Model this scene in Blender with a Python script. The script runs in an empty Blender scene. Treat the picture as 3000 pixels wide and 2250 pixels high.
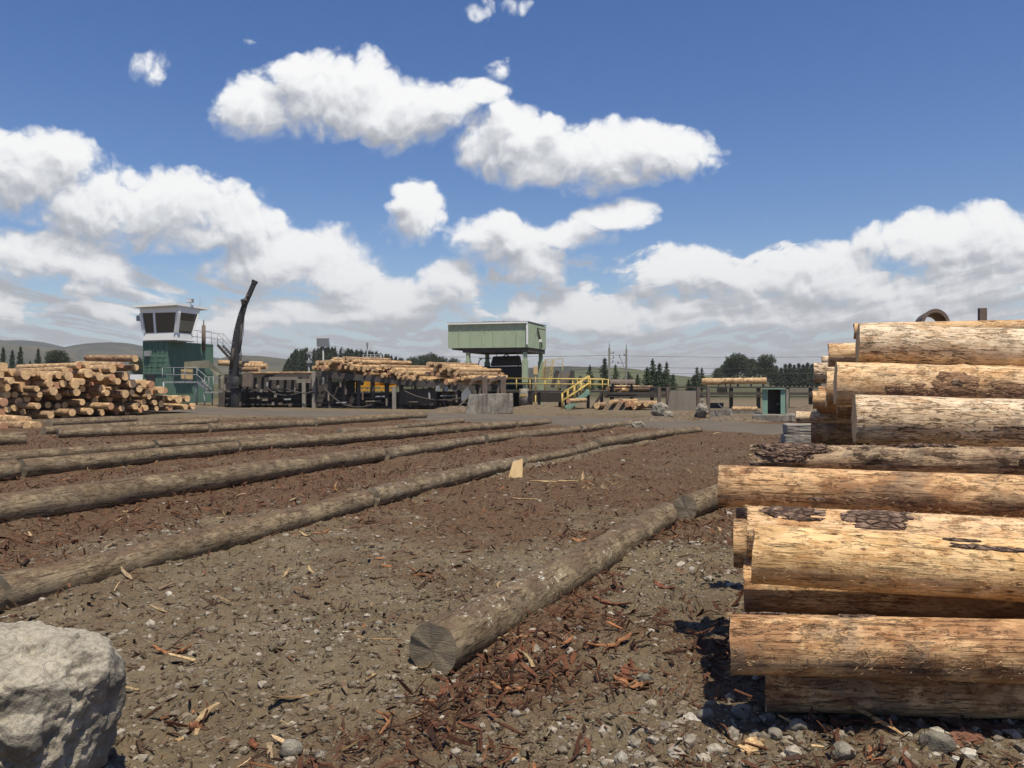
import bpy, math, random
import numpy as np
from mathutils import Vector, Matrix, Quaternion, noise as mn
R = math.radians
rng = np.random.default_rng(7)
random.seed(11)
scene = bpy.context.scene
COL = scene.collection
HAZE = .0002
F, H, YH = 2430.0, 1.85, 1118.0          # focal length (px of the 3000 px photo), eye height, horizon row

def P(px, py, d):                        # a point of the photo at distance d
    return Vector(((px - 1500) / F * d, d, H - (py - YH) / F * d))
def G(px, py):                           # a point of the photo on the ground
    d = H * F / (py - YH)
    return Vector(((px - 1500) / F * d, d, 0.0))

# ------------------------------------------------------------------ numpy noise
def _hash(ix, iy, s):
    n = (ix.astype(np.int64) * 374761393 + iy.astype(np.int64) * 668265263 + s * 1274126177) & 0x7fffffff
    n = ((n ^ (n >> 13)) * 1274126177) & 0x7fffffff
    return ((n ^ (n >> 16)) & 0xffff) / 65535.0
def vnoise(x, y, s=0):
    x = np.asarray(x, float); y = np.asarray(y, float)
    ix = np.floor(x); iy = np.floor(y); fx = x - ix; fy = y - iy
    fx = fx * fx * (3 - 2 * fx); fy = fy * fy * (3 - 2 * fy)
    a = _hash(ix, iy, s); b = _hash(ix + 1, iy, s); c = _hash(ix, iy + 1, s); d = _hash(ix + 1, iy + 1, s)
    return (a * (1 - fx) + b * fx) * (1 - fy) + (c * (1 - fx) + d * fx) * fy
def fbm(x, y, o=4, s=0):
    t = 0; a = .5; n = 0
    for k in range(o):
        t = t + a * vnoise(x * 2 ** k + 17.3 * k, y * 2 ** k - 9.1 * k, s + k); n += a; a *= .55
    return t / n
def smooth(a, b, x):
    t = np.clip((x - a) / (b - a), 0, 1); return t * t * (3 - 2 * t)

# rows of bearer logs in plan, used for the spread of bark and gravel
ROW2 = np.array([[-9, -2.0], [-4.2, 6.8], [.24, 17.2], [7.1, 31.2], [9, 35]], float)
ROW3 = np.array([[-14, -2.0], [-6.6, 10.6], [-2.9, 19], [4.9, 33], [6, 35]], float)
def rowx(row, y): return np.interp(y, row[:, 1], row[:, 0])
def row1x(y): return -.45 + (y - 5.4) * .415
MOUNDS = [(G(285, 1755), .30, .10), (G(150, 1800), .4, .06), (G(1600, 1690), .35, .06), (G(1530, 1810), .35, .04),
          (G(1230, 1985), .4, -.05), (G(2330, 1370), 2.2, .05)]
def gz(x, y):
    x = np.asarray(x, float); y = np.asarray(y, float)
    d = np.hypot(x, y)
    z = (fbm(x * .45, y * .45, 3, 3) - .5) * .16 * smooth(70, 30, d)
    z = z + (fbm(x * 2.6, y * 2.6, 4, 5) - .5) * .07 * smooth(45, 15, d)
    for m, r, h in MOUNDS:
        z = z + h * np.exp(-((x - m.x) ** 2 + (y - m.y) ** 2) / (r * r))
    return z
def ridge(x, y):
    h = 0
    for r in (rowx(ROW2, y), rowx(ROW3, y)):
        h = h + .035 * np.exp(-((x - r + .3) / .30) ** 2)
    return h * (.35 + 1.1 * fbm(x * 1.3, y * 1.3, 3, 61)) * smooth(40, 30, y)
def gzf(x, y): return float(gz(np.array([x]), np.array([y]))[0])
def mulch(x, y):                         # 0 grey dirt and gravel .. 1 bark litter
    x = np.asarray(x, float); y = np.asarray(y, float)
    n = fbm(x * .7, y * .7, 4, 21); n2 = fbm(x * 2.3, y * 2.3, 3, 31)
    r1, r2, r3 = row1x(y), rowx(ROW2, y), rowx(ROW3, y)
    t = np.clip((x - r3) / np.maximum(r2 - r3, .1), 0, 1)
    b12 = smooth(5.5, 14, y) * .70 + .22
    b23 = np.where(y < 24, .95 - .75 * smooth(.35, .95, t), .8 - .4 * smooth(.5, .9, t))
    bR = .46 + .42 * smooth(7, 11.5, y)
    m = np.where(x < r3, .92, np.where(x < r2, b23, np.where(x < r1, b12, bR)))
    m = m + (n - .5) * 1.3 + (n2 - .5) * .9
    m = m + .45 * np.exp(-((x - r1 - .42) / .3) ** 2) * smooth(9, 6, y) * smooth(4, 5, y)
    m = m * (1 - .75 * smooth(38, 48, np.hypot(x, y)))
    return np.clip(m, 0, 1)

# ------------------------------------------------------------------ objects
def tag(o, label=None, cat=None, group=None, kind=None):
    if label: o['label'] = label
    if cat: o['category'] = cat
    if group: o['group'] = group
    if kind: o['kind'] = kind
    return o
def thing(name, label, cat, loc=(0, 0, 0), rz=0.0, group=None):
    o = bpy.data.objects.new(name, None); COL.objects.link(o)
    o.empty_display_size = .2; o.location = loc; o.rotation_euler = (0, 0, rz)
    return tag(o, label, cat, group)
def copy_tree(o, parent=None):
    c = o.copy(); COL.objects.link(c)
    if parent is not None: c.parent = parent
    for ch in o.children: copy_tree(ch, c)
    return c
def mkobj(name, me, parent=None):
    o = bpy.data.objects.new(name, me); COL.objects.link(o)
    if parent is not None: o.parent = parent
    return o
def npmesh(name, V, faces, mats, mi=None, smooth_=True):
    """faces: int array (n,k) or list of such arrays"""
    if not isinstance(faces, list): faces = [faces]
    me = bpy.data.meshes.new(name)
    V = np.asarray(V, np.float32)
    me.vertices.add(len(V)); me.vertices.foreach_set('co', V.ravel())
    idx = np.concatenate([f.ravel() for f in faces]).astype(np.int32)
    tot = np.concatenate([np.full(len(f), f.shape[1]) for f in faces]).astype(np.int32)
    st = np.concatenate([[0], np.cumsum(tot)[:-1]]).astype(np.int32)
    me.loops.add(len(idx)); me.loops.foreach_set('vertex_index', idx)
    me.polygons.add(len(tot)); me.polygons.foreach_set('loop_start', st); me.polygons.foreach_set('loop_total', tot)
    if mi is not None: me.polygons.foreach_set('material_index', np.asarray(mi, np.int32))
    me.polygons.foreach_set('use_smooth', np.full(len(tot), bool(smooth_)))
    for m in (mats if isinstance(mats, (list, tuple)) else [mats]): me.materials.append(m)
    me.update(calc_edges=True); me.validate()
    return me
class MB:
    def __init__(s): s.v = []; s.f = []; s.sm = []
    def add(s, vs, fs, sm=False):
        b = len(s.v); s.v += [tuple(v) for v in vs]
        for f in fs: s.f.append(tuple(i + b for i in f)); s.sm.append(sm)
        return s
    def box(s, x0, x1, y0, y1, z0, z1):
        vs = [(x, y, z) for z in (z0, z1) for y in (y0, y1) for x in (x0, x1)]
        return s.add(vs, [(0, 2, 3, 1), (4, 5, 7, 6), (0, 1, 5, 4), (2, 6, 7, 3), (0, 4, 6, 2), (1, 3, 7, 5)])
    def hexa(s, a, b):                   # two quads a (bottom), b (top) given in the same turn
        return s.add(list(a) + list(b), [(3, 2, 1, 0), (4, 5, 6, 7), (0, 1, 5, 4), (1, 2, 6, 5), (2, 3, 7, 6), (3, 0, 4, 7)])
    def beam(s, p0, p1, w, h=None):
        h = h or w; p0 = Vector(p0); p1 = Vector(p1); d = (p1 - p0).normalized()
        up = Vector((0, 0, 1)) if abs(d.z) < .98 else Vector((0, 1, 0))
        a = d.cross(up).normalized() * (w / 2); b = a.cross(d).normalized() * (h / 2)
        q = lambda p: [p - a - b, p + a - b, p + a + b, p - a + b]
        return s.hexa(q(p0), q(p1))
    def tube(s, pts, r, n=8):
        pts = [Vector(p) for p in pts]; rs = r if isinstance(r, (list, tuple)) else [r] * len(pts)
        vs = []; fs = []
        for i, p in enumerate(pts):
            d = (pts[min(i + 1, len(pts) - 1)] - pts[max(i - 1, 0)]).normalized()
            up = Vector((0, 0, 1)) if abs(d.z) < .9 else Vector((0, 1, 0))
            a = d.cross(up).normalized(); b = a.cross(d).normalized()
            for k in range(n):
                t = 2 * math.pi * k / n; vs.append(p + (a * math.cos(t) + b * math.sin(t)) * rs[i])
        for i in range(len(pts) - 1):
            for k in range(n):
                k2 = (k + 1) % n; fs.append((i * n + k, i * n + k2, (i + 1) * n + k2, (i + 1) * n + k))
        fs.append(tuple(range(n))[::-1]); fs.append(tuple((len(pts) - 1) * n + k for k in range(n)))
        return s.add(vs, fs, True)
    def prism(s, poly, vec):             # poly: 3-D outline, pushed along vec
        vec = Vector(vec); n = len(poly); a = [Vector(p) for p in poly]
        return s.add(a + [p + vec for p in a], [tuple(range(n))[::-1], tuple(range(n, 2 * n))] +
                     [(i, (i + 1) % n, n + (i + 1) % n, n + i) for i in range(n)])
    def build(s, name, mat, parent=None, bevel=0):
        me = bpy.data.meshes.new(name); me.from_pydata(s.v, [], s.f); me.materials.append(mat)
        me.polygons.foreach_set('use_smooth', s.sm); 
        import bmesh
        bm = bmesh.new(); bm.from_mesh(me); bmesh.ops.recalc_face_normals(bm, faces=bm.faces); bm.to_mesh(me); bm.free()
        o = mkobj(name, me, parent)
        if bevel:
            m = o.modifiers.new('bevel', 'BEVEL'); m.width = bevel; m.segments = 2; m.limit_method = 'ANGLE'
        return o

# ------------------------------------------------------------------ materials
class NT:
    def __init__(s, tree): s.t = tree; s.n = tree.nodes; s.l = tree.links
    def new(s, kind, **kw):
        n = s.n.new(kind)
        for k, v in kw.items(): setattr(n, k, v)
        return n
    def inp(s, sock, v):
        if v is None: return
        if isinstance(v, bpy.types.NodeSocket): s.l.new(v, sock)
        else:
            if sock.type == 'RGBA' and len(v) == 3: v = (*v, 1)
            sock.default_value = v
    def math(s, op, a, b=None, c=None, clamp=False):
        n = s.new('ShaderNodeMath', operation=op, use_clamp=clamp)
        for i, v in enumerate((a, b, c)): s.inp(n.inputs[i], v) if v is not None else None
        return n.outputs[0]
    def vm(s, op, a, b=None):
        n = s.new('ShaderNodeVectorMath', operation=op); s.inp(n.inputs[0], a)
        if b is not None: s.inp(n.inputs[1], b)
        return n.outputs['Value' if op in ('DOT_PRODUCT', 'LENGTH') else 'Vector']
    def noise(s, vec, scale, detail=4, rough=.55, dist=0.0, col=False):
        n = s.new('ShaderNodeTexNoise'); s.inp(n.inputs['Vector'], vec)
        n.inputs['Scale'].default_value = scale; n.inputs['Detail'].default_value = detail
        n.inputs['Roughness'].default_value = rough; n.inputs['Distortion'].default_value = dist
        return n.outputs[1 if col else 0]
    def voro(s, vec, scale, feature='F1', rnd=1.0, out=0):
        n = s.new('ShaderNodeTexVoronoi', feature=feature); s.inp(n.inputs['Vector'], vec)
        n.inputs['Scale'].default_value = scale; n.inputs['Randomness'].default_value = rnd
        return n.outputs[out]
    def map(s, vec, scale=(1, 1, 1), loc=None):
        n = s.new('ShaderNodeMapping'); s.inp(n.inputs[0], vec); n.inputs['Scale'].default_value = scale
        if loc is not None: s.inp(n.inputs['Location'], loc)
        return n.outputs[0]
    def rng(s, v, a, b, c=0.0, d=1.0, sm=True):
        n = s.new('ShaderNodeMapRange'); n.interpolation_type = 'SMOOTHSTEP' if sm else 'LINEAR'
        s.inp(n.inputs[0], v)
        for i, q in enumerate((a, b, c, d)): s.inp(n.inputs[i + 1], q)
        return n.outputs[0]
    def mix(s, f, a, b, mode='MIX'):
        n = s.new('ShaderNodeMix', data_type='RGBA', blend_type=mode)
        s.inp(n.inputs[0], f); s.inp(n.inputs[6], a); s.inp(n.inputs[7], b)
        return n.outputs[2]
    def ramp(s, f, stops):
        n = s.new('ShaderNodeValToRGB'); s.inp(n.inputs[0], f); e = n.color_ramp.elements
        while len(e) < len(stops): e.new(.5)
        for q, (p, c) in zip(e, stops): q.position = p; q.color = (*c, 1)
        return n.outputs[0]
    def bump(s, h, strength=.5, dist=.02, nrm=None):
        n = s.new('ShaderNodeBump'); n.inputs['Strength'].default_value = strength
        n.inputs['Distance'].default_value = dist; s.inp(n.inputs['Height'], h)
        if nrm is not None: s.inp(n.inputs['Normal'], nrm)
        return n.outputs[0]
def material(name, fn):
    m = bpy.data.materials.new(name); m.use_nodes = True
    t = NT(m.node_tree); b = m.node_tree.nodes['Principled BSDF']
    r = fn(t) or {}
    for k, v in r.items(): t.inp(b.inputs[k], v)
    return m
def objco(t, out='Object'):
    tc = t.new('ShaderNodeTexCoord').outputs[out]
    r = t.new('ShaderNodeObjectInfo').outputs['Random']
    off = t.vm('SCALE', (37.0, 91.0, 53.0)); off.node.inputs['Scale'].default_value = 1; t.inp(off.node.inputs['Scale'], r)
    return t.vm('ADD', tc, off), r
def grime(name, col, dark=None, rough=.75, amount=.6, scale=2.0, metal=0.0, rust=0.0):
    def fn(t):
        tc = t.new('ShaderNodeNewGeometry').outputs['Position']
        n = t.noise(tc, scale, 6, .65); st = t.noise(t.map(tc, (3, 3, .35)), scale * 1.5, 5, .65)
        f = t.math('MULTIPLY', t.rng(t.math('ADD', n, st), .8, 1.35), amount)
        c = t.mix(f, col, dark or tuple(x * .4 for x in col))
        if rust: c = t.mix(t.math('MULTIPLY', t.rng(t.noise(tc, scale * 4, 5, .7), .56, .66), rust), c, (.13, .055, .025))
        return {'Base Color': c, 'Roughness': rough, 'Metallic': metal,
                'Normal': t.bump(t.noise(tc, scale * 12, 4, .6), .25, .02)}
    return material(name, fn)

M = {}
def wood_side(name, light, mid, darkc, stain, hack=0.0, dots=0.0, greyd=.3, lich=0.0, top=None, bumpd=.012, scab=0.0):
    def fn(t):
        co, r = objco(t)
        fine = t.noise(t.map(co, (1.6, 13, 13)), 3.2, 8, .68, .25)
        fib = t.noise(t.map(co, (3.0, 90, 90)), 2.0, 4, .65)
        big = t.noise(t.map(co, (1.3, 2.6, 2.6)), 1.6, 5, .62, .5)
        med = t.noise(t.map(co, (2.0, 4.0, 4.0)), 3.6, 7, .68, .4)
        base = t.ramp(t.math('ADD', t.math('MULTIPLY', fine, .62), t.math('MULTIPLY', fib, .38)),
                      [(.29, darkc), (.43, mid), (.57, light)])
        c = t.mix(t.rng(big, .47, .58, 0, .8), base, stain)
        c = t.mix(t.rng(med, .52, .60, 0, .6), c, t.mix(.6, darkc, base, 'MULTIPLY'))
        c = t.mix(t.rng(t.noise(t.map(t.vm('ADD', co, (2, 6, 4)), (1.5, 6, 6)), 3.0, 5, .65), .56, .62, 0, .45), c, light)
        gd = t.noise(t.vm('ADD', co, (9, 4, 7)), 3.0, 7, .7)
        c = t.mix(t.rng(gd, .49, .60, 0, greyd), c, (.185, .155, .115))
        hgt = t.math('ADD', t.math('MULTIPLY', fine, .6), t.math('MULTIPLY', fib, .35))
        if hack:                                          # short dark tool marks and scabs of bast
            hk = t.noise(t.map(co, (6, 26, 26)), 1.7, 6, .7, .8)
            pa = t.noise(t.vm('ADD', co, (3, 1, 2)), 2.2, 4, .65)
            hm = t.math('MULTIPLY', t.rng(hk, .545, .59), t.rng(pa, .40, .54))
            c = t.mix(t.math('MULTIPLY', hm, hack), c, (.075, .045, .025))
            hgt = t.math('SUBTRACT', hgt, t.math('MULTIPLY', hm, .9))
            hk2 = t.noise(t.map(t.vm('ADD', co, (7, 7, 1)), (2.2, 70, 70)), 1.0, 3, .6)
            c = t.mix(t.math('MULTIPLY', t.math('MULTIPLY', t.rng(hk2, .60, .66), t.rng(pa, .62, .48)), hack), c, (.10, .06, .035))
        if scab:
            sb = t.noise(t.map(t.vm('ADD', co, (1, 8, 3)), (1.6, 4.5, 4.5)), 2.4, 8, .72)
            sm = t.rng(sb, .565, .59)
            c = t.mix(t.math('MULTIPLY', sm, scab), c, t.mix(t.rng(med, .4, .6), (.15, .095, .062), (.065, .04, .028)))
            hgt = t.math('ADD', hgt, t.math('MULTIPLY', sm, .9))
        if dots:
            dv = t.voro(t.map(co, (9, 17, 17)), 1.0, 'F1', .45)
            dm = t.math('MULTIPLY', t.rng(dv, .24, .10), t.rng(t.noise(co, 1.3, 2), .42, .5))
            c = t.mix(t.math('MULTIPLY', dm, dots), c, (.12, .055, .025))
            hgt = t.math('SUBTRACT', hgt, t.math('MULTIPLY', dm, .5))
        sp = t.noise(co, 38, 4, .72)
        c = t.mix(t.rng(sp, .60, .70, 0, .6), c, (.08, .05, .032))
        if top:                                           # litter and dust lying on the upper side
            nz = t.new('ShaderNodeSeparateXYZ'); t.inp(nz.inputs[0], t.new('ShaderNodeNewGeometry').outputs['Normal'])
            lit = t.math('MULTIPLY', t.rng(t.math('ADD', nz.outputs[2], t.math('MULTIPLY', t.math('SUBTRACT', gd, .5), 2.4)), .55, .95), .7)
            c = t.mix(lit, c, t.mix(t.rng(sp, .4, .6), top, tuple(x * .6 for x in top)))
            hgt = t.math('ADD', hgt, t.math('MULTIPLY', lit, t.math('MULTIPLY', sp, 1.2)))
        if lich:
            pv = t.noise(t.vm('ADD', co, (5, 5, 5)), 1.9, 2, .5); lv = t.noise(co, 19, 7, .74)
            lm = t.math('MULTIPLY', t.rng(lv, .57, .62), t.rng(pv, .54, .60))
            c = t.mix(t.math('MULTIPLY', lm, lich), c, (.62, .60, .52))
        cr = t.rng(t.noise(t.map(co, (1.6, 40, 40)), 1.3, 3, .55, 1.2), .62, .66)
        c = t.mix(t.math('MULTIPLY', cr, .7), c, tuple(x * .3 for x in darkc))
        hgt = t.math('SUBTRACT', hgt, t.math('MULTIPLY', cr, .9))
        hgt = t.math('ADD', hgt, t.math('MULTIPLY', sp, .3))
        return {'Base Color': c, 'Roughness': .85, 'Specular IOR Level': .2, 'Normal': t.bump(hgt, .9, bumpd)}
    return material(name, fn)
def wood_end(name, light, darkc, dirt=.2):
    def fn(t):
        co, r = objco(t)
        tc = t.new('ShaderNodeTexCoord').outputs['Object']
        s = t.new('ShaderNodeSeparateXYZ'); t.inp(s.inputs[0], tc)
        wob = t.noise(co, 5, 3, .5)
        rad = t.math('ADD', t.math('SQRT', t.math('ADD', t.math('MULTIPLY', s.outputs[1], s.outputs[1]), t.math('MULTIPLY', s.outputs[2], s.outputs[2]))), t.math('MULTIPLY', wob, .05))
        ring = t.math('SINE', t.math('MULTIPLY', rad, 330.0))
        c = t.mix(t.math('ADD', t.math('MULTIPLY', ring, .25), .4), light, darkc)
        c = t.mix(t.rng(t.noise(co, 4, 5, .65), .45, .7, 0, dirt), c, tuple(x * .45 for x in darkc))
        c = t.mix(t.math('MULTIPLY', t.rng(rad, .07, .045), .35), c, tuple(x * .7 for x in darkc))
        c = t.mix(t.math('MULTIPLY', r, .35), c, tuple(x * .8 for x in darkc))
        saw = t.noise(t.map(co, (1, 3, 60)), 3, 3, .6)
        return {'Base Color': c, 'Roughness': .85, 'Specular IOR Level': .2, 'Normal': t.bump(t.math('ADD', saw, t.noise(co, 30, 4, .6)), .5, .01)}
    return material(name, fn)
M['cream'] = wood_side('cream_peeled_wood', (.84, .68, .47), (.75, .57, .37), (.46, .30, .17), (.60, .42, .25), hack=.85, greyd=.30, scab=.25)
M['tan'] = wood_side('tan_peeled_wood', (.84, .59, .34), (.73, .48, .255), (.47, .27, .13), (.60, .36, .17), hack=.3, greyd=.25, scab=.35)
M['dots'] = wood_side('pin_marked_peeled_wood', (.83, .575, .295), (.73, .475, .225), (.52, .31, .135), (.60, .365, .155), hack=.15, dots=.9, greyd=.22)
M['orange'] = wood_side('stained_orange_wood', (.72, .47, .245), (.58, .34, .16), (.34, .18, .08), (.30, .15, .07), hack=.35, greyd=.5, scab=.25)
M['barky'] = wood_side('half_barked_wood', (.60, .44, .27), (.42, .28, .17), (.18, .112, .068), (.17, .105, .068), hack=.6, greyd=.5, bumpd=.03, scab=.9)
M['weather'] = wood_side('weathered_wood', (.31, .24, .15), (.22, .166, .103), (.105, .078, .048), (.15, .108, .066), hack=.35, greyd=.5, top=(.15, .092, .055))
M['weatherW'] = wood_side('lichened_weathered_wood', (.31, .245, .155), (.22, .168, .105), (.105, .078, .05), (.15, .11, .068), hack=.3, greyd=.4, lich=.95, top=(.15, .095, .058))
M['pile'] = wood_side('fresh_log_side', (.76, .54, .30), (.60, .39, .20), (.32, .19, .09), (.31, .175, .085), hack=.45, greyd=.25, scab=.4)
M['pile2'] = wood_side('barked_log_side', (.56, .37, .21), (.38, .24, .13), (.18, .11, .065), (.18, .11, .065), hack=.4, greyd=.3, scab=.8)
M['end'] = wood_end('fresh_cut_wood', (.82, .57, .31), (.68, .43, .21))
M['endR'] = wood_end('reddish_cut_wood', (.64, .37, .22), (.50, .25, .14))
M['endO'] = wood_end('weathered_cut_wood', (.30, .25, .175), (.20, .16, .105), .4)
def barkfn(t):
    co, r = objco(t)
    v = t.voro(t.map(co, (14, 30, 30)), 1.0, 'DISTANCE_TO_EDGE'); n = t.noise(co, 14, 6, .65)
    c = t.ramp(n, [(.35, (.10, .064, .046)), (.5, (.185, .122, .088)), (.65, (.29, .205, .15))])
    c = t.mix(t.rng(v, .08, .0, 0, .8), c, (.025, .014, .01))
    return {'Base Color': c, 'Roughness': .9, 'Specular IOR Level': .2, 'Normal': t.bump(t.math('ADD', t.rng(v, 0, .2), n), .9, .02)}
M['bark'] = material('rough_bark', barkfn)
def litter(name, lo, hi):
    def fn(t):
        a = t.new('ShaderNodeVertexColor', layer_name='tint').outputs[0]
        p = t.new('ShaderNodeNewGeometry').outputs['Position']
        c = t.mix(t.rng(t.noise(p, 45, 4, .65), .3, .7), a, t.mix(1.0, a, (.55, .5, .48), 'MULTIPLY'))
        return {'Base Color': c, 'Roughness': .9, 'Specular IOR Level': .2, 'Normal': t.bump(t.noise(p, 160, 3, .6), .5, .006)}
    return material(name, fn)
M['litter'] = litter('loose_litter', 0, 0)
def stonefn(t):
    p = t.new('ShaderNodeNewGeometry').outputs['Position']
    n = t.noise(p, 5, 8, .7); n2 = t.noise(p, 2.2, 3, .5); n3 = t.noise(p, 40, 6, .7)
    c = t.ramp(n, [(.36, (.17, .148, .112)), (.5, (.34, .30, .23)), (.62, (.56, .50, .39))])
    c = t.mix(t.rng(n2, .50, .58, 0, .75), c, (.20, .182, .15))
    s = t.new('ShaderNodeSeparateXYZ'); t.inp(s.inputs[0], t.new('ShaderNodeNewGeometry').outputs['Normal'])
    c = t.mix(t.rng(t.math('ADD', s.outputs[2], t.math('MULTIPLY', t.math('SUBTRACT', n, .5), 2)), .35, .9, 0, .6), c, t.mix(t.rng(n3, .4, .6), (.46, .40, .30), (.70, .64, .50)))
    c = t.mix(t.rng(n3, .56, .7, 0, .55), c, (.13, .115, .095))
    return {'Base Color': c, 'Roughness': .93, 'Specular IOR Level': .2, 'Normal': t.bump(t.math('ADD', n, t.math('MULTIPLY', n3, .8)), .8, .045)}
def rockfn(t):
    p = t.new('ShaderNodeNewGeometry').outputs['Position']
    n = t.noise(p, 5, 8, .7); n2 = t.noise(p, 2.2, 3, .5); n3 = t.noise(p, 40, 6, .7)
    c = t.ramp(n, [(.36, (.13, .115, .09)), (.5, (.24, .215, .17)), (.62, (.38, .345, .275))])
    c = t.mix(t.rng(n2, .50, .58, 0, .75), c, (.17, .155, .13))
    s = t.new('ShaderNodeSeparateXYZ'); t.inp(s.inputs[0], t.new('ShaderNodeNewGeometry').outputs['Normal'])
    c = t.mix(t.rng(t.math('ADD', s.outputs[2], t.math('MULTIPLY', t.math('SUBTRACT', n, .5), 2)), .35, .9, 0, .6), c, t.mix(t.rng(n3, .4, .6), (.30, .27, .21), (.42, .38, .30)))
    c = t.mix(t.rng(n3, .56, .7, 0, .55), c, (.13, .115, .095))
    return {'Base Color': c, 'Roughness': .93, 'Specular IOR Level': .2, 'Normal': t.bump(t.math('ADD', n, t.math('MULTIPLY', n3, .8)), .8, .045)}
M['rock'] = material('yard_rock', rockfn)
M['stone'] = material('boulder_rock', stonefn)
def groundfn(t):
    p = t.new('ShaderNodeNewGeometry').outputs['Position']
    a = t.new('ShaderNodeAttribute', attribute_name='mulch').outputs['Fac']
    n = t.noise(p, 1.1, 6, .65); n2 = t.noise(p, 9, 6, .7); n3 = t.noise(p, 55, 4, .7)
    dirt = t.ramp(t.math('ADD', t.math('MULTIPLY', n, .5), t.math('MULTIPLY', n2, .5)),
                  [(.34, (.112, .085, .051)), (.5, (.172, .134, .083)), (.66, (.245, .196, .13))])
    v = t.voro(p, 26, 'F1', 1.0); vc = t.voro(p, 26, 'F1', 1.0, 1)
    sv = t.new('ShaderNodeSeparateXYZ'); t.inp(sv.inputs[0], vc)
    st = t.math('MULTIPLY', t.rng(v, .42, .28), t.rng(sv.outputs[0], .55, .8))
    dirt = t.mix(t.math('MULTIPLY', st, .55), dirt, (.35, .305, .225))
    fib = t.noise(p, 24, 6, .75, 1.6)
    mul = t.ramp(fib, [(.34, (.042, .025, .014)), (.47, (.110, .066, .038)), (.57, (.165, .102, .060)), (.72, (.26, .175, .105))])
    mk = t.rng(t.math('ADD', a, t.math('MULTIPLY', t.math('SUBTRACT', n2, .5), 1.5)), .15, .85)
    c = t.mix(mk, dirt, mul)
    far = t.new('ShaderNodeAttribute', attribute_name='grass').outputs['Fac']
    c = t.mix(far, c, t.ramp(t.noise(p, .02, 5, .6), [(.35, (.06, .065, .03)), (.65, (.11, .10, .05))]))
    cl = t.voro(t.vm('ADD', p, t.vm('MULTIPLY', t.noise(p, 20, 2, .5, 0, True), (.05, .05, .05))), 21)
    cl2 = t.voro(p, 60)
    h = t.math('ADD', t.math('SUBTRACT', t.math('MULTIPLY', n3, .5), t.math('ADD', t.math('MULTIPLY', cl, .9), t.math('MULTIPLY', cl2, .35))), t.math('ADD', t.math('MULTIPLY', fib, .6), t.math('MULTIPLY', st, .6)))
    return {'Base Color': c, 'Roughness': .95, 'Specular IOR Level': .15, 'Normal': t.bump(h, .85, .03)}
M['ground'] = material('yard_dirt', groundfn)
def roadfn(t):
    p = t.new('ShaderNodeNewGeometry').outputs['Position']
    n = t.noise(p, .5, 6, .65); n2 = t.noise(p, 7, 5, .7)
    c = t.ramp(t.math('ADD', t.math('MULTIPLY', n, .6), t.math('MULTIPLY', n2, .4)), [(.35, (.095, .079, .060)), (.65, (.15, .127, .10))])
    return {'Base Color': c, 'Roughness': .95, 'Specular IOR Level': .1, 'Normal': t.bump(n2, .5, .02)}
M['road'] = material('dusty_road', roadfn)
def concfn(t):
    p = t.new('ShaderNodeNewGeometry').outputs['Position']
    n = t.noise(p, 2.2, 7, .68); st = t.noise(t.map(p, (2.5, 2.5, .3)), 2.0, 5, .65)
    c = t.ramp(n, [(.32, (.11, .097, .08)), (.5, (.19, .17, .14)), (.7, (.32, .29, .24))])
    c = t.mix(t.rng(st, .5, .64, 0, .75), c, (.09, .075, .06))
    return {'Base Color': c, 'Roughness': .93, 'Normal': t.bump(t.noise(p, 9, 6, .65), .5, .04)}
M['conc'] = material('stained_concrete', concfn)
M['green'] = grime('container_green_paint', (.088, .168, .120), (.06, .10, .075), .6, .5, 1.5, rust=.25)
M['bingreen'] = grime('pale_green_paint', (.37, .45, .30), (.22, .26, .165), .7, .35, .8, rust=.2)
M['shedgreen'] = grime('teal_paint', (.19, .31, .24), (.10, .16, .12), .7, .5, 2)
M['white'] = grime('white_paint', (.84, .84, .80), (.6, .59, .54), .6, .25, 2)
M['grey'] = grime('galvanised_grey', (.30, .31, .31), (.17, .165, .155), .6, .6, 2)
M['steel'] = grime('dirty_dark_steel', (.065, .055, .047), (.03, .025, .02), .75, .7, 2, rust=.3)
M['sooty'] = grime('dusty_black_steel', (.085, .073, .062), (.04, .034, .028), .85, .7, 1.2, rust=.3)
M['black'] = grime('oily_black_steel', (.028, .027, .028), (.015, .013, .012), .6, .6, 2)
M['brown'] = grime('rusty_brown_steel', (.15, .115, .09), (.075, .05, .035), .8, .7, 2, rust=.5)
M['olive'] = grime('olive_panel', (.24, .225, .15), (.13, .115, .075), .75, .6, 1.5)
M['yellow'] = grime('yellow_paint', (.58, .42, .11), (.36, .24, .07), .6, .6, 2.5)
M['yguard'] = grime('orange_yellow_paint', (.72, .36, .03), (.42, .19, .02), .6, .35, 2)
M['ply'] = grime('pale_plywood', (.56, .40, .20), (.35, .23, .11), .8, .4, 2)
M['plate'] = grime('dull_steel_plate', (.225, .195, .155), (.14, .105, .075), .75, .6, 1.2)
M['post'] = grime('weathered_post', (.27, .25, .21), (.14, .12, .095), .85, .7, 2)
M['glass'] = material('dark_window_glass', lambda t: {'Base Color': (.035, .038, .04), 'Roughness': .04, 'Specular IOR Level': .9})
M['lens'] = material('lamp_glass', lambda t: {'Base Color': (.5, .52, .55), 'Roughness': .15})
def needles(name, a, b):
    def fn(t):
        p = t.new('ShaderNodeNewGeometry').outputs['Position']
        r = t.new('ShaderNodeNewGeometry').outputs['Random Per Island']
        c = t.mix(t.math('ADD', t.math('MULTIPLY', r, .6), t.math('MULTIPLY', t.noise(p, .6, 3), .4)), a, b)
        return {'Base Color': c, 'Roughness': .8, 'Specular IOR Level': .2}
    return material(name, fn)
M['pine'] = needles('dark_pine_needles', (.028, .042, .024), (.075, .095, .05))
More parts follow.
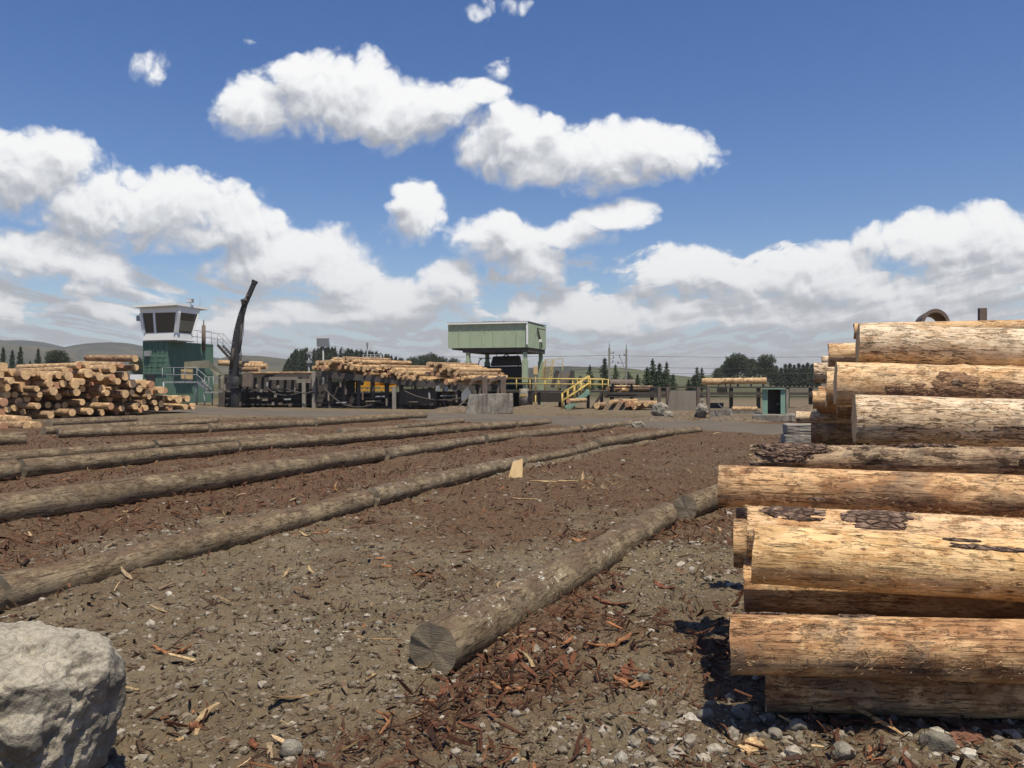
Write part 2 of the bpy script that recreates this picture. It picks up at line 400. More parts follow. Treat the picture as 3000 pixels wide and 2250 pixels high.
M['pine2'] = needles('young_pine_needles', (.035, .055, .03), (.10, .125, .065))
M['trunk'] = grime('tree_bark', (.10, .08, .06), (.05, .04, .03), .9)
# ------------------------------------------------------------------ camera, sun, sky
cam = bpy.data.cameras.new('camera'); co_ = bpy.data.objects.new('camera', cam); COL.objects.link(co_)
cam.sensor_width = 36; cam.lens = F / 3000 * 36; cam.clip_end = 30000; cam.clip_start = .05
co_.location = (0, 0, H); co_.rotation_euler = (R(90), 0, 0)
cam.shift_y = (YH - 1125) / 3000 * -1 * -1
scene.camera = co_
SUN_EL, SUN_AZ = 67, 25                     # azimuth: degrees to the right of straight behind the camera
sd = Vector((math.sin(R(SUN_AZ)) * math.cos(R(SUN_EL)), -math.cos(R(SUN_AZ)) * math.cos(R(SUN_EL)), math.sin(R(SUN_EL))))
sl = bpy.data.lights.new('sun', 'SUN'); sl.energy = 5.0; sl.angle = R(.53); sl.color = (1, .915, .765)
so = bpy.data.objects.new('sun', sl); COL.objects.link(so); so.rotation_euler = sd.to_track_quat('Z', 'Y').to_euler(); so.location = (0, -20, 60)
w = bpy.data.worlds.new('World'); scene.world = w; w.use_nodes = True
t = NT(w.node_tree); t.n.clear()
SKY = .105
sky = t.new('ShaderNodeTexSky', sky_type='NISHITA', sun_disc=False, sun_elevation=R(SUN_EL), sun_rotation=R(180 - SUN_AZ),
            altitude=400, air_density=1.0, dust_density=.6, ozone_density=2.5)
dirv = t.new('ShaderNodeTexCoord').outputs['Generated']
sx = t.new('ShaderNodeSeparateXYZ'); t.inp(sx.inputs[0], dirv)
yy = t.math('MAXIMUM', sx.outputs[1], .03)
cu = t.math('DIVIDE', sx.outputs[0], yy); cv = t.math('DIVIDE', sx.outputs[2], yy)
cp = t.new('ShaderNodeCombineXYZ'); t.inp(cp.inputs[0], cu); t.inp(cp.inputs[1], cv); cp = cp.outputs[0]
# cumulus bodies: centre and half-size as direction tangents (x/y, z/y)
CL = [(700, 205, 165, 95), (545, 225, 85, 75), (860, 240, 140, 75), (960, 235, 90, 55), (1078, 165, 34, 50), (1040, 215, 60, 30), (640, 165, 70, 60),
      (1100, 310, 120, 75), (1250, 335, 190, 75), (1430, 325, 130, 68), (1190, 265, 34, 30), (1170, 365, 100, 45), (1085, 265, 50, 45),
      (50, 375, 180, 100), (190, 435, 170, 85), (380, 455, 190, 85), (500, 495, 115, 62), (420, 515, 140, 45), (130, 330, 80, 55),
      (95, 550, 150, 62), (205, 580, 85, 60), (185, 625, 60, 34), (10, 655, 55, 52), (200, 672, 85, 22),
      (610, 570, 190, 70), (730, 600, 100, 55), (470, 590, 90, 55), (890, 470, 68, 72), (805, 455, 56, 34), (880, 425, 45, 30),
      (1085, 525, 125, 66), (1165, 570, 80, 60), (1320, 468, 88, 36), (1235, 510, 100, 38), (1090, 475, 45, 35), (1225, 590, 40, 25),
      (850, 650, 170, 50), (965, 610, 70, 58), (700, 670, 230, 50), (1130, 665, 40, 45),
      (1550, 600, 190, 66), (1765, 595, 170, 72), (1910, 630, 140, 55), (2010, 535, 150, 68), (2160, 530, 120, 85), (2110, 610, 170, 65),
      (1300, 680, 170, 48), (1500, 680, 200, 45), (1710, 670, 170, 40), (2010, 680, 220, 60), (1440, 600, 60, 30),
      (320, 140, 40, 36), (1005, 10, 90, 28), (1110, 20, 60, 26), (510, 72, 40, 14), (720, 503, 34, 22), (1660, 475, 34, 12), (362, 625, 40, 30), (560, 700, 170, 40)]
THIN = {(320, 140), (1005, 10), (1110, 20), (510, 72), (720, 503), (1660, 475), (1078, 165), (805, 455), (362, 625), (1225, 590), (470, 590)}
S_ = 3000 / 2212
BL = [((x * S_ - 1500) / F, (YH - y * S_) / F, rx * S_ / F * (1.7 if (x, y) in THIN else 1.1), ry * S_ / F * (1.6 if (x, y) in THIN else 1.1 if y < 560 else .98), (x, y) in THIN) for x, y, rx, ry in CL]
def bodies(vec, lst, k=.22):
    tot = None
    for n_, (cx, cy, rx, ry, thin) in enumerate(lst):
        m = t.new('ShaderNodeVectorMath', operation='MULTIPLY_ADD'); t.inp(m.inputs[0], vec)
        m.inputs[1].default_value = (1 / rx, 1 / ry, 0); m.inputs[2].default_value = (-cx / rx, -cy / ry, .95 if thin else 0)
        L = t.vm('DOT_PRODUCT', m.outputs[0], m.outputs[0])
        if tot is None: tot = L
        else:
            n = t.new('ShaderNodeMath', operation='SMOOTH_MIN'); t.inp(n.inputs[0], tot); t.inp(n.inputs[1], L); n.inputs[2].default_value = k
            tot = n.outputs[0]
        if n_ % 6 == 5:                                          # keeps the nodes in sequence (short shader stack)
            q = t.new('ShaderNodeVectorMath', operation='MULTIPLY_ADD')
            t.inp(q.inputs[0], tot); q.inputs[1].default_value = (1e-9, 1e-9, 0); t.inp(q.inputs[2], vec); vec = q.outputs[0]
    return t.math('MAXIMUM', t.math('SUBTRACT', 1.0, tot), -1.2)
hs = t.new('ShaderNodeHueSaturation'); hs.inputs['Hue'].default_value = .511; hs.inputs['Saturation'].default_value = 1.30; hs.inputs['Value'].default_value = 1.0; t.inp(hs.inputs['Color'], sky.outputs[0])
SKYCOL = t.mix(t.rng(sx.outputs[2], .13, -.01, 0, .6), hs.outputs[0], (.50 / SKY, .585 / SKY, .72 / SKY))
front = t.math('MULTIPLY', t.rng(sx.outputs[1], .15, .3), t.rng(sx.outputs[2], -.03, .0))
def bgshader(col):
    bg = t.new('ShaderNodeBackground'); t.inp(bg.inputs[0], col); bg.inputs[1].default_value = SKY
    return bg.outputs[0]
def cloudy(lst):
    warp = t.noise(cp, 7, 3, .55, 0, True)
    sc = t.vm('SCALE', t.vm('SUBTRACT', warp, (.5, .5, .5))); sc.node.inputs['Scale'].default_value = .055
    cw = t.vm('ADD', cp, sc)
    def bill(vec):                                               # billowy noise
        a = t.noise(vec, 10, 8, .57)
        v = t.math('ABSOLUTE', t.math('SUBTRACT', t.noise(vec, 27, 3, .5), .5))
        return t.math('ADD', t.math('SUBTRACT', a, .5), t.math('MULTIPLY', t.math('SUBTRACT', .09, v), -.85))
    n0 = bill(cw); n1 = bill(t.vm('ADD', cw, (.003, .010, 0)))
    b0 = bodies(cw, lst); b1 = bodies(t.vm('ADD', cw, (.010, .030, 0)), lst)
    iv = t.math('DIVIDE', 1.0, t.math('ADD', cv, .055)); bm = t.new('ShaderNodeCombineXYZ')      # a layer seen in perspective
    wx = t.new('ShaderNodeSeparateXYZ'); t.inp(wx.inputs[0], cw)
    t.inp(bm.inputs[0], t.math('MULTIPLY', t.math('MULTIPLY', wx.outputs[0], iv), 1.5)); t.inp(bm.inputs[1], t.math('MULTIPLY', t.math('DIVIDE', 1.0, t.math('ADD', wx.outputs[1], .055)), .55)); bm = bm.outputs[0]
    low2 = t.rng(cv, .225, .12); low = t.rng(cv, .16, .04)
    band = t.noise(bm, 1.55, 7, .56); band1 = t.noise(t.vm('ADD', bm, (.03, -.26, 0)), 1.55, 6, .56)
    bandd = t.math('MULTIPLY', t.math('ADD', t.math('SUBTRACT', band, .48), t.math('MULTIPLY', low, .05)), 7.5)
    bandd = t.math('SUBTRACT', bandd, t.math('MULTIPLY', t.math('SUBTRACT', 1, low2), 2.0))
    D0 = t.math('MAXIMUM', t.math('ADD', b0, t.math('MULTIPLY', n0, 2.7)), t.math('ADD', bandd, t.math('MULTIPLY', n0, 2.0)))
    lit = t.math('ADD', t.math('MULTIPLY', t.math('SUBTRACT', b0, b1), .82), t.math('MULTIPLY', t.math('SUBTRACT', n0, n1), 1.7))
    lit = t.math('ADD', lit, t.math('MULTIPLY', t.math('SUBTRACT', band, band1), t.math('MULTIPLY', low2, 1.5)))
    lit = t.math('SUBTRACT', lit, t.math('ADD', t.math('MULTIPLY', t.rng(D0, .5, 1.6), .10), .06))
    shade = t.rng(lit, -.55, .52, 0, 1, False)
    alpha = t.rng(D0, -.18, t.math('SUBTRACT', .85, t.math('MULTIPLY', shade, .52)))
    core = t.ramp(shade, [(.0, (.40, .415, .45)), (.30, (.53, .545, .58)), (.52, (.72, .735, .76)), (.72, (.90, .91, .92)), (1, (1, 1, .99))])
    ccol = t.mix(t.rng(D0, .55, .05, 0, .5), core, (.66, .72, .83))
    ccol = t.mix(t.rng(cv, .20, .04, 0, .30), ccol, (.60, .61, .65))
    csc = t.vm('SCALE', ccol); csc.node.inputs['Scale'].default_value = .95 / SKY
    return bgshader(t.mix(t.math('MULTIPLY', t.math('MULTIPLY', alpha, .97), front), SKYCOL, csc))
edges = [-9, -.34, -.10, .13, 9]                                 # the front sky in four sectors, each with the clouds that reach it
out = None
for k in range(4):
    lst = [b for b in BL if b[0] + b[2] * 1.45 + .05 > edges[k] and b[0] - b[2] * 1.45 - .05 < edges[k + 1]]
    sh = cloudy(lst)
    if out is None: out = sh
    else:
        mx = t.new('ShaderNodeMixShader'); t.inp(mx.inputs[0], t.math('GREATER_THAN', cu, edges[k])); t.l.new(out, mx.inputs[1]); t.l.new(sh, mx.inputs[2]); out = mx.outputs[0]
mx = t.new('ShaderNodeMixShader'); t.inp(mx.inputs[0], t.math('GREATER_THAN', front, 0.0)); t.l.new(bgshader(SKYCOL), mx.inputs[1]); t.l.new(out, mx.inputs[2])
wo = t.new('ShaderNodeOutputWorld'); t.l.new(mx.outputs[0], wo.inputs[0])
scene.view_settings.view_transform = 'Standard'; scene.view_settings.look = 'None'
scene.view_settings.exposure = .10; scene.view_settings.gamma = 1
scene.cycles.max_bounces = 6

# ------------------------------------------------------------------ ground, road, hills
def micro(x, y):
    n = fbm(x * 8, y * 8, 4, 41) - .5
    return (n * .05 + np.maximum(n, 0) * .05) * smooth(30, 10, np.hypot(x, y))
fine = np.linspace(R(-42), R(42), 640); co1 = np.linspace(R(42), R(318), 90)[1:-1]
ang = np.concatenate([fine, co1]); rad = [.0]
r_ = 1.2
while r_ < 60: rad.append(r_); r_ *= 1.0042 if r_ < 12 else 1.0085
while r_ < 9000: rad.append(r_); r_ *= 1.09
rad = np.array(rad[1:]); NA = len(ang); NR = len(rad)
A, RR = np.meshgrid(ang, rad); X = np.sin(A) * RR; Y = np.cos(A) * RR; Z = gz(X, Y) + ridge(X, Y)
Z = Z + micro(X, Y) + (fbm(X * 30, Y * 30, 3, 43) - .5) * .022 * smooth(12, 6, RR)
V = np.stack([X, Y, Z], -1).reshape(-1, 3)
i, j = np.meshgrid(np.arange(NR - 1), np.arange(NA), indexing='ij'); j2 = (j + 1) % NA
Fq = np.stack([i * NA + j, i * NA + j2, (i + 1) * NA + j2, (i + 1) * NA + j], -1).reshape(-1, 4)[:, ::-1]
V = np.vstack([V, [[0, 0, 0]]]); ctr = len(V) - 1
tri = np.stack([np.full(NA, ctr), np.arange(NA), (np.arange(NA) + 1) % NA], -1)[:, ::-1]
me = npmesh('ground', V, [Fq, tri], M['ground'])
at = me.attributes.new('mulch', 'FLOAT', 'POINT'); ml = mulch(V[:, 0], V[:, 1]); at.data.foreach_set('value', ml.astype(np.float32))
gr = me.attributes.new('grass', 'FLOAT', 'POINT'); gr.data.foreach_set('value', smooth(75, 110, np.hypot(V[:, 0], V[:, 1])).astype(np.float32))
tag(mkobj('ground', me), kind='structure')
near = [(-60, 66), (-30, 55.5), (-19.5, 47.6), (-11, 43.2), (-3.2, 38.6), (3, 34.2), (7.8, 31.0), (9.6, 28.2), (14, 25.5), (30, 20)]
farE = [(-60, 76), (-30, 66), (-19.5, 57), (-11, 52.5), (-3.2, 48.2), (3, 43.5), (9.5, 38.8), (12.6, 35.3), (18, 33), (34, 28)]
def dense(pl, n=160):
    pl = np.array(pl, float); s = np.concatenate([[0], np.cumsum(np.hypot(*np.diff(pl, axis=0).T))]); q = np.linspace(0, s[-1], n)
    return np.stack([np.interp(q, s, pl[:, 0]), np.interp(q, s, pl[:, 1])], -1)
a_, b_ = dense(near), dense(farE); K = 14
rows = []
for k in range(K):
    f = k / (K - 1); q = a_ * (1 - f) + b_ * f
    if k in (0, K - 1): q = q + (fbm(q[:, :1] * .9, q[:, 1:] * .9, 4, 77) - .5) * 1.6
    rows.append(np.concatenate([q, (gz(q[:, 0], q[:, 1]) + (.035 if 0 < k < K - 1 else -.012))[:, None]], 1))
V = np.vstack(rows); n = 160
i, j = np.meshgrid(np.arange(K - 1), np.arange(n - 1), indexing='ij')
Fq = np.stack([i * n + j, i * n + j + 1, (i + 1) * n + j + 1, (i + 1) * n + j], -1).reshape(-1, 4)
tag(mkobj('dirt_road', npmesh('dirt_road', V, Fq, M['road'])), kind='structure')

def hillmat(name, a, b, c):
    def fn(t):
        p = t.new('ShaderNodeNewGeometry').outputs['Position']
        n = t.noise(p, .004, 7, .62); n2 = t.noise(p, .03, 5, .65)
        f = t.math('ADD', t.math('MULTIPLY', n, .7), t.math('MULTIPLY', n2, .3))
        s = t.new('ShaderNodeSeparateXYZ'); t.inp(s.inputs[0], p)
        return {'Base Color': t.ramp(f, [(.40, a), (.52, b), (.60, c)]), 'Roughness': 1, 'Specular IOR Level': 0,
                'Normal': t.bump(t.noise(p, .02, 6, .65), .6, 12)}
    return material(name, fn)
M['hillb'] = hillmat('dry_hill_grass', (.022, .027, .012), (.066, .060, .027), (.10, .085, .045))
M['hilld'] = hillmat('scrubby_hill', (.014, .020, .011), (.030, .035, .020), (.068, .064, .038))
M['hillg'] = hillmat('green_hill_grass', (.06, .07, .034), (.10, .108, .052), (.13, .13, .066))
def hill(prof, d, depth, mat, seed, rough):
    xs = np.array([p[0] for p in prof], float); ys = np.array([p[1] for p in prof], float)
    n = 220; m = 26
    px = np.linspace(xs[0], xs[-1], n); top = (YH - np.interp(px, xs, ys)) / F * d + H
    top = top * np.clip(np.minimum(np.arange(n), n - 1 - np.arange(n)) / 30, 0, 1)
    k = np.ones(9) / 9; top = np.convolve(np.pad(top, 4, 'edge'), k, 'valid')
    x = (px - 1500) / F * d; V = []
    for q in range(m):
        f = q / (m - 1); yv = d - depth + 2 * depth * f; e = math.sin(math.pi * f) ** 1.15
        nz = (fbm(x * 6 / d * 2.2, np.full(n, yv) * 12 / d, 5, seed) - .5) * rough * (YH - 1040) / F * d * e
        V.append(np.stack([x * (1 + .0 * f), np.full(n, yv), (top + nz) * e - 2], -1))
    V = np.vstack(V); i, j = np.meshgrid(np.arange(m - 1), np.arange(n - 1), indexing='ij')
    Fq = np.stack([i * n + j, i * n + j + 1, (i + 1) * n + j + 1, (i + 1) * n + j], -1).reshape(-1, 4)
    tag(mkobj('hill', npmesh('hill', V, Fq, mat)), kind='structure')
hill([(-700, 1040), (-300, 1000), (-60, 990), (20, 992), (90, 996), (150, 1010), (200, 1018), (260, 1040), (330, 1060)], 2600, 500, M['hilld'], 3, .25)
hill([(-600, 1030), (-250, 1012), (-40, 1006), (60, 1008), (120, 1014), (170, 1028), (225, 1050), (300, 1085)], 2000, 420, M['hillb'], 5, .12)
hill([(120, 1060), (180, 1030), (230, 1012), (280, 1004), (330, 1002), (370, 1006), (420, 1016), (480, 1028), (560, 1042), (640, 1050), (800, 1075)], 2300, 420, M['hilld'], 8, .2)
hill([(560, 1075), (640, 1048), (700, 1039), (760, 1041), (820, 1046), (900, 1056), (1100, 1080), (1400, 1085)], 1900, 300, M['hillb'], 12, .12)
hill([(1450, 1088), (1560, 1076), (1650, 1073), (1750, 1076), (1900, 1090)], 1500, 250, M['hilld'], 15, .15)
hill([(1540, 1110), (1660, 1088), (1740, 1075), (1800, 1071), (1860, 1077), (1920, 1090), (2000, 1098), (2120, 1110)], 1000, 190, M['hillg'], 19, .08)
hill([(1880, 1110), (1950, 1088), (2000, 1085), (2080, 1090), (2200, 1093), (2500, 1096), (3200, 1080), (3600, 1075)], 1150, 190, M['hillg'], 22, .08)

# ------------------------------------------------------------------ bark litter and stones
def in_road(x, y):
    return (y > np.interp(x, [p[0] for p in near], [p[1] for p in near])) & (y < np.interp(x, [p[0] for p in farE], [p[1] for p in farE]))
def sample(n, d0, d1, power):
    u = rng.random(n); e = 2 - power
    d = (d0 ** e + u * (d1 ** e - d0 ** e)) ** (1 / e)
    a = rng.uniform(R(-37), R(37), n)
    return np.sin(a) * d / np.cos(a) ** 0, np.cos(a) * d
def ground_at(x, y): return gz(x, y) + micro(x, y) + ridge(x, y)
def set_tint(me, cols, per):
    ca = me.color_attributes.new('tint', 'FLOAT_COLOR', 'POINT')
    c = np.repeat(np.concatenate([cols, np.ones((len(cols), 1))], 1), per, 0).astype(np.float32); ca.data.foreach_set('color', c.ravel())
def chips(name, n, d0, d1, power, lmin, lmax, keep, palette, lift=.012, tilt=.35, wr=(.12, .34)):
    x, y = sample(n, d0, d1, power); k = rng.random(n) < keep(x, y); x, y = x[k], y[k]; n = len(x)
    L = lmin * (lmax / lmin) ** (rng.random(n) ** 2.1); W = L * rng.uniform(*wr, n); T = np.minimum(W * .2, .008)
    sl = np.array([-.5, -.2, .15, .5]); wid = np.stack([rng.uniform(.15, .9, n), rng.uniform(.7, 1.1, n), rng.uniform(.7, 1.1, n), rng.uniform(.1, .8, n)], 1)
    bend = rng.normal(0, .16, n); sidew = rng.normal(0, .08, (n, 4)); cup = rng.uniform(-.2, .5, n)
    P4 = np.zeros((n, 4, 4, 3))
    for q in range(4):
        cx = L * sl[q]; cy = W * sidew[:, q] + L * bend * (sl[q] ** 2) * 2; cz = -L * bend * 1.2 * (sl[q] ** 2 - .1)
        hw = W * wid[:, q] / 2
        for s_, (a, b) in enumerate([(-1, 0), (1, 0), (1, 1), (-1, 1)]):
            P4[:, q, s_, 0] = cx + rng.normal(0, .03, n) * L; P4[:, q, s_, 1] = cy + a * hw
            P4[:, q, s_, 2] = cz + T * (b - .5) + cup * hw * (0 if b == 0 else .3)
    yaw = rng.uniform(0, 2 * np.pi, n); pit = rng.normal(0, tilt, n); rol = rng.normal(0, tilt * 1.3, n)
    cr, sr = np.cos(rol)[:, None, None], np.sin(rol)[:, None, None]
    a, b, c = P4[..., 0], P4[..., 1], P4[..., 2]
    b, c = b * cr - c * sr, b * sr + c * cr
    cp_, sp_ = np.cos(pit)[:, None, None], np.sin(pit)[:, None, None]
    a, c = a * cp_ - c * sp_, a * sp_ + c * cp_
    cy_, sy_ = np.cos(yaw)[:, None, None], np.sin(yaw)[:, None, None]
    a, b = a * cy_ - b * sy_, a * sy_ + b * cy_
    z0 = ground_at(x, y) + rng.uniform(0, lift, n) + np.abs(np.sin(pit)) * L * .22
    V = np.stack([a + x[:, None, None], b + y[:, None, None], c + z0[:, None, None]], -1).reshape(-1, 3)
    fb = []
    for q in range(3):
        for s_ in range(4): fb.append((q * 4 + s_, q * 4 + (s_ + 1) % 4, q * 4 + 4 + (s_ + 1) % 4, q * 4 + 4 + s_))
    fb += [(3, 2, 1, 0), (12, 13, 14, 15)]
    Fq = (np.array(fb)[None] + (np.arange(n) * 16)[:, None, None]).reshape(-1, 4)
    me = npmesh(name, V, Fq, M['litter'], smooth_=False)
    pal = np.array([p[1:] for p in palette]); pr = np.array([p[0] for p in palette]); idx = rng.choice(len(pal), n, p=pr / pr.sum())
    set_tint(me, np.clip(pal[idx] * rng.uniform(.65, 1.35, (n, 1)), 0, 1), 16)
    return me
BARK = [(.30, .085, .048, .030), (.24, .125, .068, .042), (.10, .19, .085, .045), (.035, .34, .15, .065), (.12, .055, .036, .026), (.20, .16, .105, .066)]
PALE = [(.5, .50, .37, .20), (.3, .40, .27, .13), (.2, .33, .25, .15)]
DUSTY = [(.30, .135, .10, .063), (.36, .10, .064, .038), (.12, .19, .15, .10), (.18, .065, .040, .026), (.04, .17, .075, .038)]
def kb(x, y): return np.where(in_road(x, y), .015, np.clip(mulch(x, y) * 1.35 - .14, .12, 1))
def kd(x, y): return np.where(in_road(x, y), .03, .25 + .75 * (1 - mulch(x, y)))
def redzone(x, y):
    r1, r2 = row1x(y), rowx(ROW2, y)
    z = np.where(x < r2, 1.0, np.where(x > r1, 1.0, .18 + .5 * smooth(1.2, .3, np.abs(x - r2))))
    return np.clip(z + (fbm(x * 1.1, y * 1.1, 3, 91) - .5) * .8, 0, 1)
RED = [(.42, .090, .041, .024), (.26, .135, .060, .034), (.09, .20, .086, .042), (.035, .34, .155, .07), (.20, .055, .031, .021)]
BRN = [(.34, .10, .066, .042), (.26, .14, .092, .058), (.14, .07, .046, .03), (.08, .17, .085, .048), (.03, .34, .16, .07), (.15, .19, .135, .085)]
me = chips('bark_litter', 165000, 3.3, 48, 1.42, .011, .15, lambda x, y: kb(x, y) * redzone(x, y), RED, lift=.05, tilt=.45, wr=(.08, .26)); tag(mkobj('bark_litter', me), kind='stuff')
me = chips('bark_litter', 85000, 3.3, 48, 1.42, .012, .14, lambda x, y: kb(x, y) * (1.05 - redzone(x, y)), BRN, lift=.025, wr=(.08, .28)); tag(mkobj('bark_litter', me), kind='stuff')
me = chips('bark_litter', 90000, 3.2, 32, 1.45, .009, .08, kd, DUSTY, lift=.010, wr=(.1, .34)); tag(mkobj('bark_litter', me), kind='stuff')
me = chips('wood_splinters', 1500, 3.3, 48, 1.3, .05, .34, lambda x, y: np.where(in_road(x, y), .04, .25 + .5 * mulch(x, y)), PALE, lift=.03, wr=(.05, .18)); tag(mkobj('wood_splinters', me), kind='stuff')
import bmesh
def ico(sub):
    bm = bmesh.new(); bmesh.ops.create_icosphere(bm, subdivisions=sub, radius=1)
    v = np.array([p.co[:] for p in bm.verts]); f = np.array([[q.index for q in p.verts] for p in bm.faces]); bm.free(); return v, f
def stones(n, d0, d1, power, smin, smax, keep, sub, base=np.array([[.24, .205, .15], [.19, .158, .11], [.36, .325, .26], [.145, .12, .085]])):
    iv, jf = ico(sub); x, y = sample(n, d0, d1, power); k = rng.random(n) < keep(x, y); x, y = x[k], y[k]; n = len(x)
    s = smin * (smax / smin) ** (rng.random(n) ** 2.6)
    V = iv[None] * (1 + rng.normal(0, .13, (n, len(iv), 1))); V = V * np.stack([rng.uniform(.8, 1.25, n), rng.uniform(.7, 1.1, n), rng.uniform(.45, .85, n)], -1)[:, None]
    cut = rng.normal(0, 1, (n, 3, 3)); cut /= np.linalg.norm(cut, axis=2, keepdims=True)
    for q in range(3):                                     # knock flats off the pebbles
        dd = np.einsum('nvk,nk->nv', V, cut[:, q]) - rng.uniform(.35, .75, n)[:, None]; V = V - np.maximum(dd, 0)[..., None] * cut[:, q][:, None]
    yw = rng.uniform(0, 6.28, n); c, s_ = np.cos(yw)[:, None], np.sin(yw)[:, None]
    V = np.stack([V[..., 0] * c - V[..., 1] * s_, V[..., 0] * s_ + V[..., 1] * c, V[..., 2]], -1) * s[:, None, None]
    V[..., 0] += x[:, None]; V[..., 1] += y[:, None]; V[..., 2] += (ground_at(x, y) + s * rng.uniform(-.35, .25, n))[:, None]
    Fq = (jf[None] + (np.arange(n) * len(iv))[:, None, None]).reshape(-1, 3)
    me = npmesh('gravel', V.reshape(-1, 3), Fq, M['litter'], smooth_=sub > 1)
    base = base[rng.choice(4, n, p=[.38, .32, .14, .16])]
    set_tint(me, base * rng.uniform(.75, 1.25, (n, 1)), len(iv)); return me
def ks(x, y): return np.where(in_road(x, y), .05, np.clip(1.25 - mulch(x, y) * 1.2, .07, 1))
tag(mkobj('gravel', stones(44000, 3.2, 28, 1.45, .006, .042, ks, 1)), kind='stuff')
def kgr(x, y):
    r1, r2, r3 = row1x(y), rowx(ROW2, y), rowx(ROW3, y); tt = np.clip((x - r3) / np.maximum(r2 - r3, .1), 0, 1)
    return np.where(in_road(x, y), 0, np.where((x < r2) & (x > r3), smooth(.35, .8, tt), np.where(x > r1 + .3, .75, .15)) * smooth(.38, .6, fbm(x * 1.2, y * 1.2, 4, 71)))
tag(mkobj('gravel', stones(26000, 3.2, 26, 1.35, .010, .055, kgr, 1, np.array([[.36, .325, .26], [.28, .25, .195], [.45, .42, .35], [.22, .19, .145]]))), kind='stuff')
tag(mkobj('gravel', stones(1500, 3.2, 22, 1.4, .016, .055, ks, 2)), kind='stuff')
# ------------------------------------------------------------------ logs
def ordinal(n):
    W = 'first second third fourth fifth sixth seventh eighth ninth tenth eleventh twelfth thirteenth fourteenth fifteenth sixteenth seventeenth eighteenth nineteenth twentieth'.split()
    return W[n - 1] if n <= 20 else 'twenty ' + W[n - 21]
def log_meshes(key, L, r0, r1, seg, nr, mat, emat, seed, rough=.03, bend=.0, skew=0.0, knots=0, ragged=0.0):
    """a trunk along +X from its near cut; returns (side mesh with far cap, near cut face mesh)"""
    g = np.random.default_rng(seed)
    xs = np.linspace(0, L, nr); th = np.linspace(0, 2 * np.pi, seg, endpoint=False)
    Xg, T = np.meshgrid(xs, th, indexing='ij'); cx, sy = np.cos(T), np.sin(T)
    rr = r0 + (r1 - r0) * Xg / L
    s0 = seed * 7
    # noise that closes round the trunk
    def cyl(fx, fr, o, s): return (fbm(Xg * fx + 40 + cx * fr, sy * fr + 40 + cx * fr * .31, o, s) - .5)
    rr = rr * (1 + rough * (2.4 * cyl(.8, .9, 3, s0) + 1.1 * cyl(3, 2.2, 4, s0 + 1)) + (.012 * cyl(9, 9, 3, s0 + 2) if nr > 30 else 0))
    for k in range(knots):
        kx, kt = g.uniform(.1, L), g.uniform(0, 6.28); dt = np.abs((T - kt + np.pi) % (2 * np.pi) - np.pi)
        rr = rr + g.uniform(.01, .03) * np.exp(-((Xg - kx) / .05) ** 2 - (dt * r0 / .05) ** 2)
    off = bend * L * (np.sin(np.pi * Xg / L)); ph = g.uniform(0, 6.28)
    Xo = Xg.copy()
    if skew: Xo += skew * rr * cx
    if ragged: Xo[0] += ragged * (fbm(np.cos(th) * 1.6 + 9, np.sin(th) * 1.6 + 9, 3, s0) - .5)
    V = np.stack([Xo, rr * cx + off * math.cos(ph), rr * sy + off * math.sin(ph)], -1).reshape(-1, 3)
    i, j = np.meshgrid(np.arange(nr - 1), np.arange(seg), indexing='ij'); j2 = (j + 1) % seg
    Fq = np.stack([i * seg + j, (i + 1) * seg + j, (i + 1) * seg + j2, i * seg + j2], -1).reshape(-1, 4)[:, ::-1]
    c = V[-seg:].mean(0); V = np.vstack([V, c]); b = (nr - 1) * seg; k = np.arange(seg)
    tri = np.stack([b + k, b + (k + 1) % seg, np.full(seg, len(V) - 1)], -1)
    side = npmesh(key + '_log', V, [Fq, tri], [mat, emat], mi=[0] * len(Fq) + [1] * seg)
    m = 5; E = []; rim = V[:seg]; cen = rim.mean(0)
    for q in range(m):
        f = 1 - q / m; p = cen + (rim - cen) * f
        p = p + np.stack([(fbm(np.cos(th) * f * 2 + 7, np.sin(th) * f * 2 + 7, 3, s0 + 9) - .5) * 0, th * 0, th * 0], -1)
        E.append(p)
    E = np.vstack(E + [cen[None]]); i, j = np.meshgrid(np.arange(m - 1), np.arange(seg), indexing='ij'); j2 = (j + 1) % seg
    Fe = np.stack([i * seg + j, i * seg + j2, (i + 1) * seg + j2, (i + 1) * seg + j], -1).reshape(-1, 4)[:, ::-1]
    b = (m - 1) * seg; tri = np.stack([b + k, np.full(seg, len(E) - 1), b + (k + 1) % seg], -1)
    return side, npmesh(key + '_cut', E, [Fe, tri], emat, smooth_=True)
def orient(o, p0, d, roll=0.0):
    q = Vector(d).normalized().to_track_quat('X', 'Z') @ Quaternion((1, 0, 0), roll)
    o.rotation_mode = 'QUATERNION'; o.rotation_quaternion = q; o.location = p0
def put_log(name, label, p0, p1, dia0, dia1, mat, emat='endO', seed=1, res=.06, seg=32, group=None, cat='log', **kw):
    p0, p1 = Vector(p0), Vector(p1); L = (p1 - p0).length
    a, b = log_meshes(name, L, dia0 / 2, dia1 / 2, seg, max(6, int(L / res)), M[mat], M[emat], seed, **kw)
    o = mkobj(name, a); orient(o, p0, p1 - p0); tag(o, label, cat, group)
    e = mkobj('cut_end', b, o)
    return o
